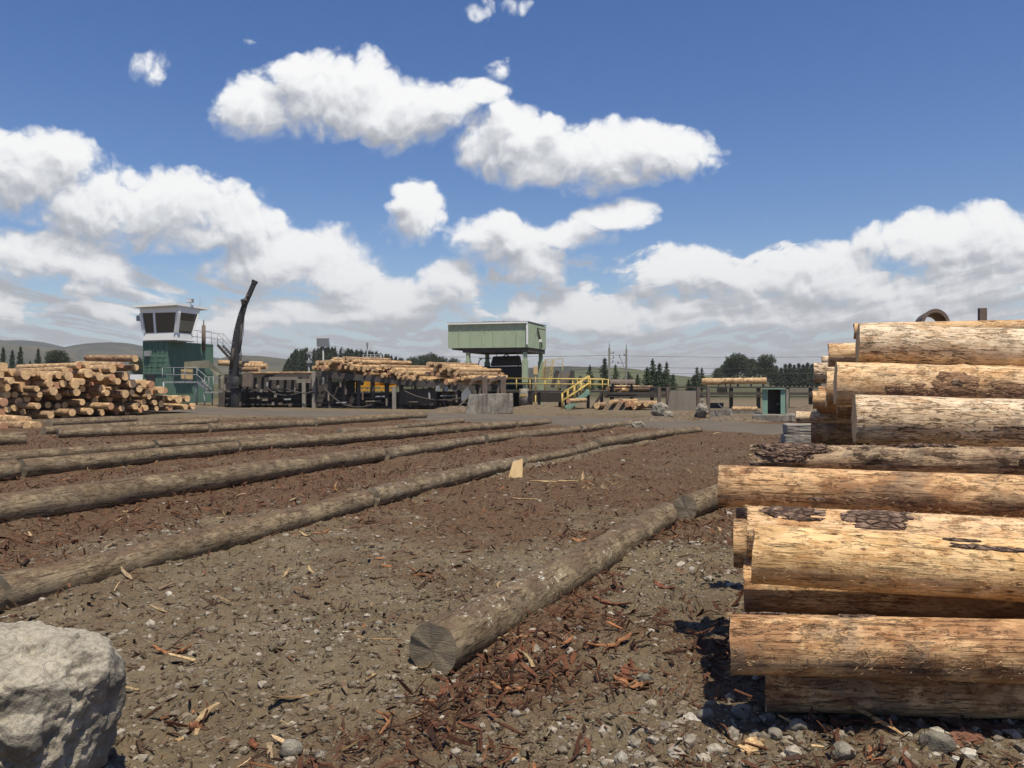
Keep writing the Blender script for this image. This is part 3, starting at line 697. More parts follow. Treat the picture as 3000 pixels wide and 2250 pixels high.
# --- the long rows of weathered bearer logs: pixel of the lower edge at each end, thickness at each end
ROWG = 'weathered bearer logs laid in rows on the yard'
ROWS = [
 ('weather', 1318, 1950, 1975, 1540, .365, .32, 'thick grey bearer log in the right foreground, its sawn end facing the camera', dict(res=.03, seg=48, lich=1)),
 ('weather', 2032, 1518, 2330, 1392, .34, .32, 'grey bearer log whose round end shows just left of the big peeled logs', dict(res=.04, seg=40)),
 ('weather', -130, 1832, 22, 1786, .27, .27, 'short grey log piece cut off by the left photo edge above the boulder', {}),
 ('weather', 27, 1775, 1096, 1493, .285, .27, 'long brown topped bearer log running up from above the boulder', dict(res=.035, seg=40)),
 ('weatherW', 1104, 1492, 1536, 1373, .29, .27, 'lichen spotted bearer log with a pale wood slab leaning on its far end', dict(res=.035, seg=40)),
 ('weather', 1541, 1366, 1690, 1336, .17, .20, 'thinnest bearer log, just beyond the leaning pale slab', {}),
 ('weather', 1690, 1336, 1752, 1322, .23, .23, 'stubby bearer log between the thinnest one and the next long one', {}),
 ('weather', 1757, 1317, 1976, 1279, .27, .26, 'bearer log near the road in the row ending at the road edge on the right', {}),
 ('weather', 1980, 1278, 2056, 1263, .25, .22, 'last short bearer log at the road edge, farthest right of the rows', {}),
 ('weather', -160, 1572, 1128, 1352, .42, .35, 'thickest long bearer log crossing the left half of the yard', dict(res=.04, seg=40)),
 ('weatherW', 1136, 1350, 1420, 1298, .32, .27, 'middle bearer log following the thickest long one', {}),
 ('weather', 1428, 1297, 1700, 1266, .27, .25, 'half buried bearer log amid red bark litter beyond the gravel strip', {}),
 ('weatherW', 1704, 1265, 1882, 1245, .26, .24, 'pale rough ended bearer log meeting the road left of centre right', {}),
 ('weather', -90, 1420, 66, 1404, .39, .38, 'dark short log at the left edge with a black gap to the next log', {}),
 ('weather', 71, 1400, 699, 1330, .35, .31, 'long bearer log right of the dark short log at the left edge', dict(res=.05)),
 ('weather', 703, 1327, 1512, 1253, .31, .27, 'bearer log with a bark sliver on top in the middle of the yard', dict(res=.05)),
 ('weather', 1516, 1252, 1614, 1243, .26, .25, 'short end piece meeting the road in front of the stairs', {}),
 ('weather', -60, 1362, 452, 1321, .24, .25, 'half buried log behind the long bearer log at the left', {}),
 ('weather', 462, 1319, 882, 1286, .26, .24, 'half buried log lying close behind the log with the bark sliver', {}),
 ('weather', 1000, 1277, 1166, 1263, .26, .25, 'grey bearer log stub before a debris tuft in the yard middle', {}),
 ('weather', 1174, 1260, 1360, 1238, .24, .22, 'bark strewn log ending in a ragged tuft before the concrete block', {}),
 ('weather', 172, 1285, 610, 1268, .32, .31, 'pale grey log in front of the left log pile, front one of three', {}),
 ('weather', 615, 1268, 924, 1248, .33, .33, 'thick stained log whose blunt end stops mid yard before the conveyor', {}),
 ('weather', 928, 1247, 1251, 1226, .33, .36, 'bearer log ending by the road in front of the sloping log deck', {}),
 ('weather', 132, 1272, 640, 1242, .30, .29, 'middle one of three grey logs under the left log pile', {}),
 ('weather', 150, 1253, 402, 1236, .34, .32, 'rear one of three grey logs, tucked under the left pile', {}),
 ('weather', -60, 1308, 83, 1303, .40, .38, 'big pale weathered log at the left edge below the left pile', {}),
]
ROWOBJ = []
for n_, (mt, x0, y0, x1, y1, d0, d1, lab, kw) in enumerate(ROWS):
    if n_ > 1: d0 *= 1.08; d1 *= 1.08
    a, b = G(x0, y0), G(x1, y1); kw = dict(kw); kw.pop('lich', None)
    a.z = gzf(a.x, a.y) + d0 * (.5 - random.uniform(.03, .14)); b.z = gzf(b.x, b.y) + d1 * (.5 - random.uniform(.03, .14))
    if n_ in (2, 9, 13, 17): a -= (b - a).normalized() * 3.0        # these run on past the photo's edge
    if n_ > 1:
        u_ = (b - a).normalized(); a += u_ * random.uniform(0, .04); b -= u_ * random.uniform(0, .05); q_ = random.uniform(.93, 1.06); d0 *= q_; d1 *= q_ * random.uniform(.93, 1.03)
    side = Vector((-(b - a).y, (b - a).x, 0)).normalized()
    a += side * d0 * .35; b += side * d1 * .35                  # the pixel marks the camera-side edge
    if n_ == 0: mt = 'weatherW'
    ROWOBJ.append(put_log('bearer_log', lab, a, b, d0, d1, mt, 'endO', 100 + n_, kw.get('res', .08), kw.get('seg', 28), ROWG, rough=.05, bend=random.uniform(-.003, .004), ragged=.05, knots=10))

# --- the big peeled logs at the right: left end (px, py), right edge py at px 3000, distance left/right, thickness in px at the left
BIGG = 'big peeled logs stacked at the right'
BIG = [
 ('cream', 2513, 1004, 1021, 8.8, 8.2, 114, 'topmost big cream log of the right stack with dark hack marks', dict(rough=.06, bend=.004)),
 ('tan', 2447, 1124, 1138, 8.6, 8.1, 124, 'tan log second from the top of the right stack with torn knots', dict(knots=30, rough=.08)),
 ('cream', 2503, 1226, 1236, 7.7, 7.2, 143, 'fattest cream log of the right stack with many short dark cracks', dict(rough=.06, bend=.006)),
 ('barky', 2196, 1343, 1352, 6.9, 6.3, 84, 'dark log with bark still on its left half, below the fattest cream log', dict(rough=.13, knots=14)),
 ('orange', 2106, 1424, 1453, 5.75, 5.3, 120, 'smooth orange stained log jutting farthest left from the right stack', dict(rough=.05, bend=.006)),
 ('tan', 2190, 1560, 1600, 5.05, 4.8, 150, 'tan log with two big bark patches, above the one with pin marks', dict(rough=.07, knots=5)),
 ('dots', 2206, 1621, 1682, 4.62, 4.40, 168, 'golden log dotted with rows of small pin marks', dict(rough=.05, bend=.008)),
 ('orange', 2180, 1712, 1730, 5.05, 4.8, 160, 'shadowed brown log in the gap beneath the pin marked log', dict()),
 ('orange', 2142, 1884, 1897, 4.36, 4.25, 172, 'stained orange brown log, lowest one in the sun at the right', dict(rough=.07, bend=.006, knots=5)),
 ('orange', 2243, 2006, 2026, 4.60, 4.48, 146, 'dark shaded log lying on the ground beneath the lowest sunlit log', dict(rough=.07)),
]
BIGOBJ = []
for n_, (mt, x0, y0, y1, d0, d1, px, lab, kw) in enumerate(BIG):
    tilt = .12 if n_ in (6, 7, 8, 9) else .27; ax = (x0 - 1500) / F * d0; d1 = (d0 + tilt * ax) / (1 + tilt * 1500 / F)
    a = P(x0, y0, d0); b = P(3000, y1, d1); dr = (b - a); b = a + dr.normalized() * 4.2; dia = px / F * d0; kw = dict(kw, skew=.30 - tilt)
    BIGOBJ.append(put_log('peeled_log', lab, a, b, dia, dia * 1.02, mt, 'end', 300 + n_, .03, 64, BIGG, ragged=.02, **kw))
FIL = [  # logs deeper in the stack that carry the front ones and show in the gaps
 (2157, 1560, 5.9, .34, 'shaded log carrying the jutting orange log at its left end'), (2330, 1470, 6.6, .36, 'shaded log behind the jutting orange log'),
 (2420, 1640, 5.7, .40, 'shaded log deep behind the pin marked log'), (2420, 1800, 5.2, .36, 'shaded log deep behind the lowest sunlit log'),
 (2560, 1330, 8.0, .42, 'shaded log under the fattest cream log'), (2600, 1180, 9.1, .42, 'shaded log behind the fattest cream log'),
 (2700, 1450, 7.2, .40, 'shaded log behind the dark half barked log'), (2150, 1590, 5.45, .32, 'shaded log end wedged under the jutting orange log'), (2620, 1850, 5.6, .4, 'shaded log at the bottom back of the right stack'),
 (2560, 1250, 9.6, .45, 'shaded log at the back under the tan knotted log'), (2540, 1060, 9.9, .42, 'shaded log at the back beside the topmost cream log')]
for n_, (x0, y0, d0, dia, lab) in enumerate(FIL):
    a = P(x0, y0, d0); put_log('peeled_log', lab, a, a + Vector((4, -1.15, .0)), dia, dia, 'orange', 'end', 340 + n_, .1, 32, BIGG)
# farther stack behind
FAR_ = [('tan', 2428, 1041, 1044, 10.6, 70, 'short cream log end sticking out behind the topmost big log'), ('cream', 2384, 1092, 1094, 13.0, 59, 'brown cracked log end poking out left of the tan knotted log, highest of its column'),
        ('tan', 2421, 1140, 1142, 12.2, 106, 'pale log end seen edge on, left of the tan knotted log'), ('tan', 2381, 1172, 1174, 14.0, 52, 'bark flecked log end poking out above the dark hole at the right'),
        ('cream', 2333, 1222, 1224, 17.0, 34, 'small cream log end above the grey timber block'), ('cream', 2408, 1056, 1058, 15.5, 26, 'small pale log end farthest back in the right stack'),
        ('tan', 2503, 970, 972, 9.5, 46, 'narrow log end just behind the left end of the topmost big log')]
for n_, (mt, x0, y0, y1, d0, px, lab) in enumerate(FAR_):
    a = P(x0, y0, d0); dia = px / F * d0
    put_log('peeled_log', lab, a, a + Vector((3.6, -1.3, 0)), dia, dia, mt, 'end', 360 + n_, .06, 32, BIGG, rough=.04, ragged=.05)
a = G(2300, 1302)
tb = thing('timber_block', 'grey weathered timber block carrying the far end of the right log stack', 'timber block', (a.x, a.y, 0), R(-6))

for z0, z1, dx, sd_ in ((-.06, .30, .0, 1), (.285, .60, .05, 2)):
    v, f = ico(5); d = v / np.linalg.norm(v, axis=1, keepdims=True); k = (np.abs(d) ** 9).sum(1) ** (-1 / 9); p = d * k[:, None] * np.array([.46, .31, (z1 - z0) / 2])
    nz = np.array([mn.fractal(Vector((q[0] * 1.5, q[1] * 5, q[2] * 9)) + Vector((sd_, 0, 0)), .8, 2, 5) for q in p]); p = p + d * nz[:, None] * .022 + np.array([.45 + dx, .31, (z0 + z1) / 2])
    mkobj('beam', npmesh('beam', p, f, M['post'], smooth_=False), tb)
for (x0, y0, d0, dia, lab) in [*[(2398 + k, 1170 + (k % 2) * 3, 15.6 + k * .52, .5, 'hidden log added to shade the dark hole in the right stack, %s row back' % ordinal(k + 1)) for k in range(10)], (2452, 1180, 11.6, .4, 'hidden log added to shade the dark hole behind the tan knotted log'), (2376, 1268, 19.2, .6, 'shaded log resting on the grey timber block'), (2392, 1216, 19.8, .58, 'shaded log above the grey timber block')]:  # the roofing and bridging logs are added out of sight to darken the hole
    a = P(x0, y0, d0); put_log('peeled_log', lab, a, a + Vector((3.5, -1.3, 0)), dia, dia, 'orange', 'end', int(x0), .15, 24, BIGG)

# bark patches, loose strips and splinters that belong to single logs (children of their log)
M['torn'] = material('torn_bast', lambda t: (lambda n: {'Base Color': t.ramp(n, [(.38, (.10, .055, .03)), (.5, (.26, .145, .075)), (.62, (.44, .27, .15))]), 'Roughness': .9, 'Normal': t.bump(n, 1, .02)})(t.noise(t.map(objco(t)[0], (5, 14, 14)), 3, 7, .7, 1.0)))
def bark_patch(log, x0, x1, tcen, twid, r, seed, thick=.02, name='bark_patch', mat='bark'):
    """a flake wrapped on the trunk between x0..x1 (along it), tcen/twid in radians round it"""
    nx, nt = 90, 40; xs = np.linspace(x0, x1, nx); ts = np.linspace(-1, 1, nt); f = np.linspace(-1, 1, nx)
    Xg, Tg = np.meshgrid(xs, ts, indexing='ij'); Fx, Ft = np.meshgrid(f, ts, indexing='ij'); Tg = tcen + twid * Ft
    blob = 1.05 - np.abs(Fx) ** 2.4 - np.abs(Ft) ** 2.2 * .8; lump = fbm(Xg * 9 + seed, Tg * 3.2 + seed, 4, seed) - .5; strip = fbm(Xg * 2.5 + seed, Tg * 14, 3, seed + 6) - .5
    mask = blob + lump * 2.3 + strip * .9 - .12                       # ragged outline
    nzz = fbm(Xg * 16, Tg * 9, 4, seed + 4)
    rr = mesh_radius(log, Xg, Tg) + thick * (.15 + .75 * nzz) * smooth(0, .3, mask) - .003
    V = np.stack([Xg, rr * np.cos(Tg) + base_off(log, Xg)[0], rr * np.sin(Tg) + base_off(log, Xg)[1]], -1).reshape(-1, 3)
    i, j = np.meshgrid(np.arange(nx - 1), np.arange(nt - 1), indexing='ij')
    Fq = np.stack([i * nt + j, i * nt + j + 1, (i + 1) * nt + j + 1, (i + 1) * nt + j], -1).reshape(-1, 4)
    mk = mask.reshape(-1); Fq = Fq[(mk[Fq] > 0).all(1)]
    if len(Fq) == 0: return None
    us = np.unique(Fq); mp = np.zeros(len(V), int); mp[us] = np.arange(len(us))
    return mkobj(name, npmesh(name, V[us], mp[Fq], M[mat], smooth_=False), log)
def mesh_radius(log, Xg, Tg):                              # radius of a trunk mesh at (x, angle), from its own vertices
    me = log.data; n = len(me.vertices) - 1; co = np.zeros((n + 1) * 3, np.float32); me.vertices.foreach_get('co', co); co = co.reshape(-1, 3)[:n]
    seg = log['seg_']; nr = n // seg; C = co.reshape(nr, seg, 3); cen = C.mean(1); rad = np.hypot(C[..., 1] - cen[:, None, 1], C[..., 2] - cen[:, None, 2])
    L = C[-1, 0, 0]; ix = np.clip(Xg / L * (nr - 1), 0, nr - 1.001); it = (Tg % (2 * np.pi)) / (2 * np.pi) * seg
    i0 = ix.astype(int); t0 = it.astype(int) % seg
    return np.maximum(np.maximum(rad[i0, t0], rad[i0 + 1, t0]), np.maximum(rad[i0, (t0 + 1) % seg], rad[i0 + 1, (t0 + 1) % seg]))
def base_off(log, Xg):
    me = log.data; n = len(me.vertices) - 1; co = np.zeros((n + 1) * 3, np.float32); me.vertices.foreach_get('co', co); co = co.reshape(-1, 3)[:n]
    seg = log['seg_']; nr = n // seg; cen = co.reshape(nr, seg, 3).mean(1); L = co[-1, 0]
    return np.interp(Xg, np.linspace(0, L, nr), cen[:, 1]), np.interp(Xg, np.linspace(0, L, nr), cen[:, 2])
def splinters(log, n, x0, x1, tset, r, seed, ln=(.012, .055), name='splinters', end=False):
    g = np.random.default_rng(seed); mb = MB(); L = max(v.co.x for v in log.data.vertices)
    for k in range(n):
        tt = tset[0] + (tset[1] - tset[0]) * g.random(); x = g.uniform(x0, x1); xx = np.array([[x]]); tg = np.array([[tt]])
        rr = float(mesh_radius(log, xx, tg)[0, 0]); oy, oz = base_off(log, xx); oy = float(oy[0, 0]); oz = float(oz[0, 0])
        p = Vector((x, rr * .99 * math.cos(tt) + oy, rr * .99 * math.sin(tt) + oz)); nrm = Vector((0, math.cos(tt), math.sin(tt)))
        l = g.uniform(*ln); d = (Vector((g.choice([-1, 1]), g.normal(0, .25), g.normal(0, .25))) + nrm * g.uniform(.05, .8)).normalized()
        if end: d = (Vector((-1, g.normal(0, .25), g.normal(0, .25))) + nrm * g.uniform(0, .5)).normalized()
        wv = d.cross(nrm).normalized() * g.uniform(.0007, .0022)
        mb.add([p - wv, p + wv, p + d * l + nrm * .004, p + nrm * .003], [(0, 1, 2), (1, 3, 2), (3, 0, 2), (0, 3, 1)])
    o = mb.build(name, M['pile'], log); o['kind'] = 'stuff'; return o
for o in BIGOBJ: o['seg_'] = 64
def cam_angle(log, up):                                  # angle round the trunk that faces the camera, turned upward by 'up' degrees
    q = log.rotation_quaternion.inverted(); c = q @ (Vector((0, 0, H)) - log.location); c.x = 0; c.normalize()
    u = q @ Vector((0, 0, 1)); u.x = 0; u.normalize()
    s = u - c * u.dot(c); s.normalize(); v = c * math.cos(R(up)) + s * math.sin(R(up))
    return math.atan2(v.z, v.y)
def sgn(log): return 1 if (cam_angle(log, 20) - cam_angle(log, 0) + math.pi) % (2 * math.pi) - math.pi > 0 else -1
top, tanl, fat, barky, orange, patch, dots, shad, low_, ground_log = BIGOBJ
for lg, x0, x1, up, wd, sd_ in [(patch, .06, .44, 56, .42, 5), (patch, .52, .95, 50, .5, 9), (dots, .95, 1.40, 42, .13, 14), (dots, .98, 1.18, 58, .07, 25),
                                (barky, .0, .62, 55, .8, 31), (barky, .1, .5, 10, .4, 33), (barky, 1.05, 1.6, 75, .3, 35), (barky, 1.95, 2.3, 0, .3, 39), (tanl, .85, 1.30, 8, .55, 44), (tanl, .45, .9, -12, .40, 47), (tanl, 1.02, 1.16, 15, .24, 45),
                                (tanl, 1.35, 1.75, -5, .4, 49), (low_, .05, .3, 88, .2, 52), (low_, .55, .75, 80, .15, 56), (fat, 1.1, 1.5, -8, .06, 61), (orange, .55, .68, -25, .07, 66)]:
    bark_patch(lg, x0, x1, cam_angle(lg, up), wd, .2, sd_, (.014 if sd_ in (44, 47, 49) else .02) if lg is not barky else .035, mat='torn' if sd_ in (44, 47, 49) else 'bark')
for lg, n_, a0, a1, sd_ in [(low_, 170, -70, 0, 1), (orange, 120, -70, 0, 2), (patch, 120, 55, 95, 3), (dots, 90, -60, -20, 4), (fat, 130, -70, -30, 5), (top, 70, -60, 80, 6), (barky, 200, 30, 95, 7), (tanl, 80, -50, 60, 8)]:
    aa, bb = cam_angle(lg, a0), cam_angle(lg, a1)
    if abs(bb - aa) > math.pi: bb += 2 * math.pi if bb < aa else -2 * math.pi
    splinters(lg, n_, .02, 2.2, (aa, bb), .2, sd_)
for lg, n_, sd_ in [(patch, 90, 21), (low_, 50, 22), (dots, 30, 23), (fat, 40, 24)]:
    splinters(lg, n_, .0, .01, (0, 6.28), .2, sd_, (.012, .045), 'frayed_fibres', True)

# --- the left pile: sawn ends read from the photo (crop px: x, y, width), set on the front face of the pile
def ray_plane(px, py, O, nrm, off=0.0):
    d = Vector(((px - 1500) / F, 1, -(py - YH) / F)); o = Vector((0, 0, H)); k = (O - o).dot(nrm) - off
    return o + d * (k / d.dot(nrm))
ENDS_L = """1170,738,65,-.3 1175,815,60,0 1050,795,55,.1 755,795,55,.5 975,825,80,.3 765,865,85,.3 805,880,60,.4 865,895,80,.2 565,835,60,.4 610,840,45,.5 595,890,85,.2
515,880,75,.4 385,885,80,.3 425,905,60,.5 225,880,90,.1 465,885,55,.6 970,900,70,.3 1085,890,80,.2 1020,935,60,.1 95,930,65,.1 10,880,60,.3 0,820,60,.3
430,955,70,.2 500,970,65,.4 550,955,65,.3 650,960,85,.1 710,938,65,.3 320,1000,55,.2 465,1020,80,.1 195,985,90,.9 240,945,60,.9 885,1000,75,.4 925,1035,60,.2
970,1015,75,.9 1145,955,80,.1 1205,1000,65,.2 1250,955,75,.3 1310,965,75,.2 1085,1045,75,.1 1140,1030,55,.2 1280,1030,65,.4 1305,1030,55,.5 1290,1068,50,.2 1390,1010,70,.2
1425,1015,60,.3 665,1030,70,.1 600,1030,50,.4 715,1000,60,.9 345,1050,55,.2 505,1065,65,.6 60,1050,70,.9 35,1115,80,.0 165,1110,75,.9 235,1085,65,.9 330,1150,60,.0
70,1180,55,.5 415,1140,60,1.0 710,1115,60,.3 770,1060,60,1.0 820,1100,60,1.0 950,1085,60,1.0 1080,1100,55,1.0 440,1225,70,.0 625,1205,70,.0 780,1195,65,-.1
960,1150,65,-.3 880,1205,60,1.0 1055,1170,55,.3 1170,1150,60,.2 1195,1130,50,.4 1240,1115,60,.5 1260,1165,55,.2 1215,1185,45,.3 1470,1080,50,.3 1425,1080,50,.5 1545,1090,75,.3 1620,1085,60,.3
1340,1120,50,.3 1395,1130,65,.5 1470,1165,55,.4 1355,1170,45,.3 1605,1155,55,.3 1670,1150,60,.2 1520,1155,60,.9 560,1140,60,1.0 130,1165,60,.9 790,965,60,.9 900,960,60,1.0 320,930,60,.8 330,1080,60,1.0 640,1120,60,1.0 500,1150,60,1.0
1140,1090,60,1.0 1010,1200,55,1.0 1330,1060,60,.9 200,1200,60,1.0 700,1180,60,1.1 290,1215,60,1.0 560,1235,60,1.0 1100,1200,60,1.0 840,1050,60,1.0 1010,1000,60,.8 60,990,70,.8 130,1050,60,1.0 20,960,60,.5 290,860,70,.5 120,860,70,.6 680,800,60,.7 880,830,60,.7 40,800,60,.7"""
P0L, P1L = Vector((-24, 38, 0)), Vector((-18.4, 48, 0)); nL = Vector(((P1L - P0L).y, -(P1L - P0L).x, 0)).normalized()
protos = []
for k in range(6):
    a, b = log_meshes('pile%d' % k, 5.0, .20, .185, 20, 26, M['pile' if k % 3 else 'pile2'], M['end' if k != 4 else 'endR'], 500 + k, rough=.045, ragged=.05)
    protos.append((a, b))
def pile_log(p, d, dia, L, k, label, group, roll):
    a, b = protos[k % len(protos)]
    o = mkobj('pine_log', a); orient(o, p, d, roll); s = dia / .40; o.scale = (L / 5.0, s, s); tag(o, label, 'log', group)
    e = mkobj('cut_end', b, o); return o
def label_layers(items, lines, fmt):
    """names each log by its layer and its count from the right"""
    lay = {}
    for n_, (x, y) in enumerate(items): lay.setdefault(min(range(len(lines)), key=lambda q: abs(y - lines[q][0])), []).append((x, n_))
    out = {}
    for q, l in lay.items():
        for c, (x, n_) in enumerate(sorted(l, reverse=True)): out[n_] = fmt % (lines[q][1], ordinal(c + 1))
    return out
E = [tuple(float(v) for v in e.split(',')) for e in ENDS_L.split()]
lines = [(735, 'topmost'), (810, 'second highest'), (885, 'third highest'), (955, 'fourth highest'), (1025, 'middle'), (1095, 'third lowest'), (1160, 'second lowest'), (1215, 'lowest')]
LAB = label_layers([(e[0], e[1]) for e in E], lines, 'pine log in the %s layer of the left pile, %s from the right')
for n_, (x, y, wd, rec) in enumerate(E):
    p = ray_plane(x / 2.9493, 800 + y / 2.9493, P0L, nL, rec * 1.5); g = random.Random(n_)
    dia = wd / 2.9493 / F * p.y * .92
    d = Vector((-nL.x, -nL.y, g.uniform(-.02, .03))) + Vector((-nL.y, nL.x, 0)) * g.uniform(-.12, .12)
    L = 5.2 + g.uniform(-.5, .4)
    if n_ in (0, 2): L = 4.6
    pile_log(p, d, dia, L, n_ * 5 + (n_ // 7), LAB[n_], 'pine logs in the left pile', g.uniform(0, 6.28))
for n_, (x, y, wd, lab) in enumerate([(32, 1330, 85, 'reddish log end with a marked face, lowest left at the photo edge'), (235, 1325, 80, 'log end on the ground beside the cut log touching the bearer logs'), (328, 1325, 85, 'yellowish split log end touching the bearer logs, rightmost of the small heap'),
                                      (190, 1275, 75, 'log lying across the top of the small heap at the left edge'), (250, 1265, 55, 'small log end on top of the small heap at the left edge'), (8, 1215, 85, 'reddish log end leaning on the small heap, cut by the photo edge')]):
    p = P(x / 2.9493, 800 + y / 2.9493, 32.5 + n_ * .25); dia = wd / 2.9493 / F * p.y
    pile_log(p, Vector((-.9, .35, .01 * n_)), dia, 4.2, [4, 0, 1, 2, 5, 4][n_], lab, 'logs in the small heap at the left edge', n_)

# ------------------------------------------------------------------ boulder
def boulder():
    v, f = ico(7); d = v / np.linalg.norm(v, axis=1, keepdims=True)
    p = d * np.array([.62, .56, .52])
    for nx, ny, nz_, lim in [(0, .12, 1, .37), (.25, -.1, 1, .40), (1, -.12, -.10, .50), (.85, -.55, .12, .50), (.2, -1, -.28, .36), (-.3, -1, -.1, .40), (.75, -.2, .75, .52), (.1, -.75, .72, .50), (.7, .7, .1, .55), (0, 1, .3, .5), (.5, -.8, -.7, .42)]:
        n = np.array([nx, ny, nz_], float); n /= np.linalg.norm(n); dd = p @ n - lim; p = p - np.maximum(dd, 0)[:, None] * n * .93
    z = p[:, 2]; und = np.clip((.18 - z) / .7, 0, 1); p[:, 0] *= 1 - .24 * und; p[:, 1] *= 1 - .30 * und
    F3 = lambda s, o, k: np.array([mn.fractal(Vector(q) * s + Vector(o), .85, 2.1, k) for q in p])
    nz = F3(2.6, (3, 1, 7), 5); nz3 = F3(13.0, (1, 5, 2), 5)
    nz2 = np.array([mn.ridged_multi_fractal(Vector(q) * 5.0, .9, 2.0, 5, 1.0, 2.0) for q in p]); front = np.clip(-d[:, 1] * 1.4 - d[:, 2] * .8, 0, 1)
    p = p + d * (nz * .045 - .024 * (nz2 - 1) * (.15 + front * 1.3) + nz3 * .026 * (.5 + front) - .05 * np.maximum(F3(6.0, (8, 3, 1), 3) - .25, 0))[:, None]
    for cx, cy, cz, r, h in [(.10, -.36, .20, .11, .06), (-.08, -.38, .10, .10, .05), (.40, -.26, .10, .06, .045), (.27, -.36, .24, .10, -.06), (.02, -.36, .30, .06, -.04), (.34, -.32, .20, .07, -.05), (-.3, .1, .37, .15, .035), (.15, .1, .38, .12, -.025), (-.1, -.05, .38, .07, -.02)]:
        g = np.exp(-((p - np.array([cx, cy, cz])) ** 2).sum(1) / (r * r)); p = p + d * (g * h)[:, None]
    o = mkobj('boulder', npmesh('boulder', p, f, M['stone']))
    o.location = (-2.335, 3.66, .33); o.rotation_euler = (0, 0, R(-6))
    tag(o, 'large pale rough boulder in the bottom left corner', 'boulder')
boulder()
# ------------------------------------------------------------------ the works behind the road
def local(root): return Matrix.Translation(root.location) @ Matrix.Rotation(root.rotation_euler[2], 4, 'Z')
def bw(mb, name, mat, parent, root=None, bevel=0):         # parts drawn in world coordinates, stored under their thing
    q = local(root or parent).inverted(); mb.v = [tuple(q @ Vector(v)) for v in mb.v]
    return mb.build(name, M[mat], parent, bevel)
def bl(mb, name, mat, parent, bevel=0): return mb.build(name, M[mat], parent, bevel)
def corr(mb, x0, x1, y, z0, z1, pitch=.28, dep=.04, axis='y'):
    """corrugated sheet along y (or x) at x=const"""
    n = int((x1 - x0) / pitch); p = (x1 - x0) / n; pr = []
    for k in range(n):
        for f, o in ((0, 0), (.3, 0), (.45, -dep), (.8, -dep), (.95, 0)): pr.append((x0 + (k + f) * p, o))
    pr.append((x1, 0)); vs = []; fs = []
    for a, o in pr:
        for z in (z0, z1): vs.append((y + o, a, z) if axis == 'y' else (a, y - o, z))
    for k in range(len(pr) - 1): fs.append((2 * k, 2 * k + 2, 2 * k + 3, 2 * k + 1))
    mb.add(vs, fs)
# --- control tower of two containers and a canted cabin. Local: X along the end wall to the right, Y along the long side away
tw = thing('control_tower', 'white glazed control cabin with flat roof on stacked green shipping containers', 'control tower', (-28.5, 68.6, 0), R(-16.3))
def container(z0, name, mat):
    c = MB(); c.box(-2.36, -.08, .10, 6.0, z0 + .12, z0 + 2.5)
    for x in (-2.44, -.12):
        for y in (0, 5.94): c.box(x, x + .12, y, y + .12, z0, z0 + 2.59)
    for z in (z0, z0 + 2.47):
        c.box(-.10, 0.0, .12, 5.94, z, z + .12); c.box(-2.44, -2.34, .12, 5.94, z, z + .12); c.box(-2.32, -.12, 0, .1, z, z + .12); c.box(-2.32, -.12, 5.96, 6.06, z, z + .12)
    c.box(-2.34, -.10, .1, 5.96, z0 + 2.52, z0 + 2.57)
    corr(c, .12, 5.94, -.01, z0 + .12, z0 + 2.47)
    return bl(c, name, mat, tw)
uc = container(2.6, 'container', 'green'); lc = container(0, 'container', 'green'); lc['label'] = 'lower shaded container'; uc['label'] = 'upper container with end doors'
for x0, x1 in ((-2.30, -1.24), (-1.20, -.14)):
    d = MB(); d.box(x0, x1, .03, .09, 2.74, 5.05)
    for z in (3.05, 3.45, 3.85, 4.25, 4.65): d.box(x0 + .06, x1 - .06, .0, .03, z, z + .07)
    dr = bl(d, 'door', 'green', uc)
    r_ = MB()
    for x in (x0 + .28, x1 - .3): r_.tube([(x, -.02, 2.7), (x, -.02, 5.1)], .022, 6)
    bl(r_, 'lock_rod', 'green', dr) if False else bl(r_, 'lock_rod', 'green', uc)
b = MB(); b.box(-2.15, -1.6, -.22, 0.0, 3.95, 4.4); bl(b, 'junction_box', 'grey', uc, .02)
b = MB(); b.box(-2.1, -1.25, -.0, .025, .1, 2.45); bl(b, 'dark_doorway', 'black', lc)
b = MB(); b.box(-3.9, -2.5, .2, 1.6, 1.55, 2.45); bl(b, 'side_cabinet', 'white', tw)
# cabin: lower ring, upper ring canted outward
zb, zs, zh, zt = 5.28, 5.88, 7.52, 7.86
def ring(z):
    f = max(0, (z - zs) / (zt - zs))
    return (-2.10 - .15 * f, 1.10 + .50 * f, -.30 - .30 * f, 1.75 + .35 * f)
def rq(z): x0, x1, y0, y1 = ring(z); return [Vector((x0, y0, z)), Vector((x1, y0, z)), Vector((x1, y1, z)), Vector((x0, y1, z))]
c = MB(); c.hexa(rq(zb), rq(zs)); c.hexa(rq(zh), rq(zt))
sides = [(0, 1), (1, 2), (2, 3), (3, 0)]
cab = bl(c, 'cabin', 'white', tw)
ms = MB(); A, B = rq(zs), rq(zh)
splits = {0: [0, .36, 1], 1: [0, 1], 2: [0, .5, 1], 3: [0, 1]}
for si, (i, j) in enumerate(sides):
    n = (A[j] - A[i]).cross(Vector((0, 0, 1))).normalized()
    for f in splits[si]:
        wd = .2; f0 = f - .0; p = A[i].lerp(A[j], f); q = B[i].lerp(B[j], f); ms.beam(p - n * .06, q - n * .06, wd if f not in (0, 1) else .26, .14)
        if f < 1 or si == 3: bl(ms, 'window_post', 'white', cab); ms = MB()
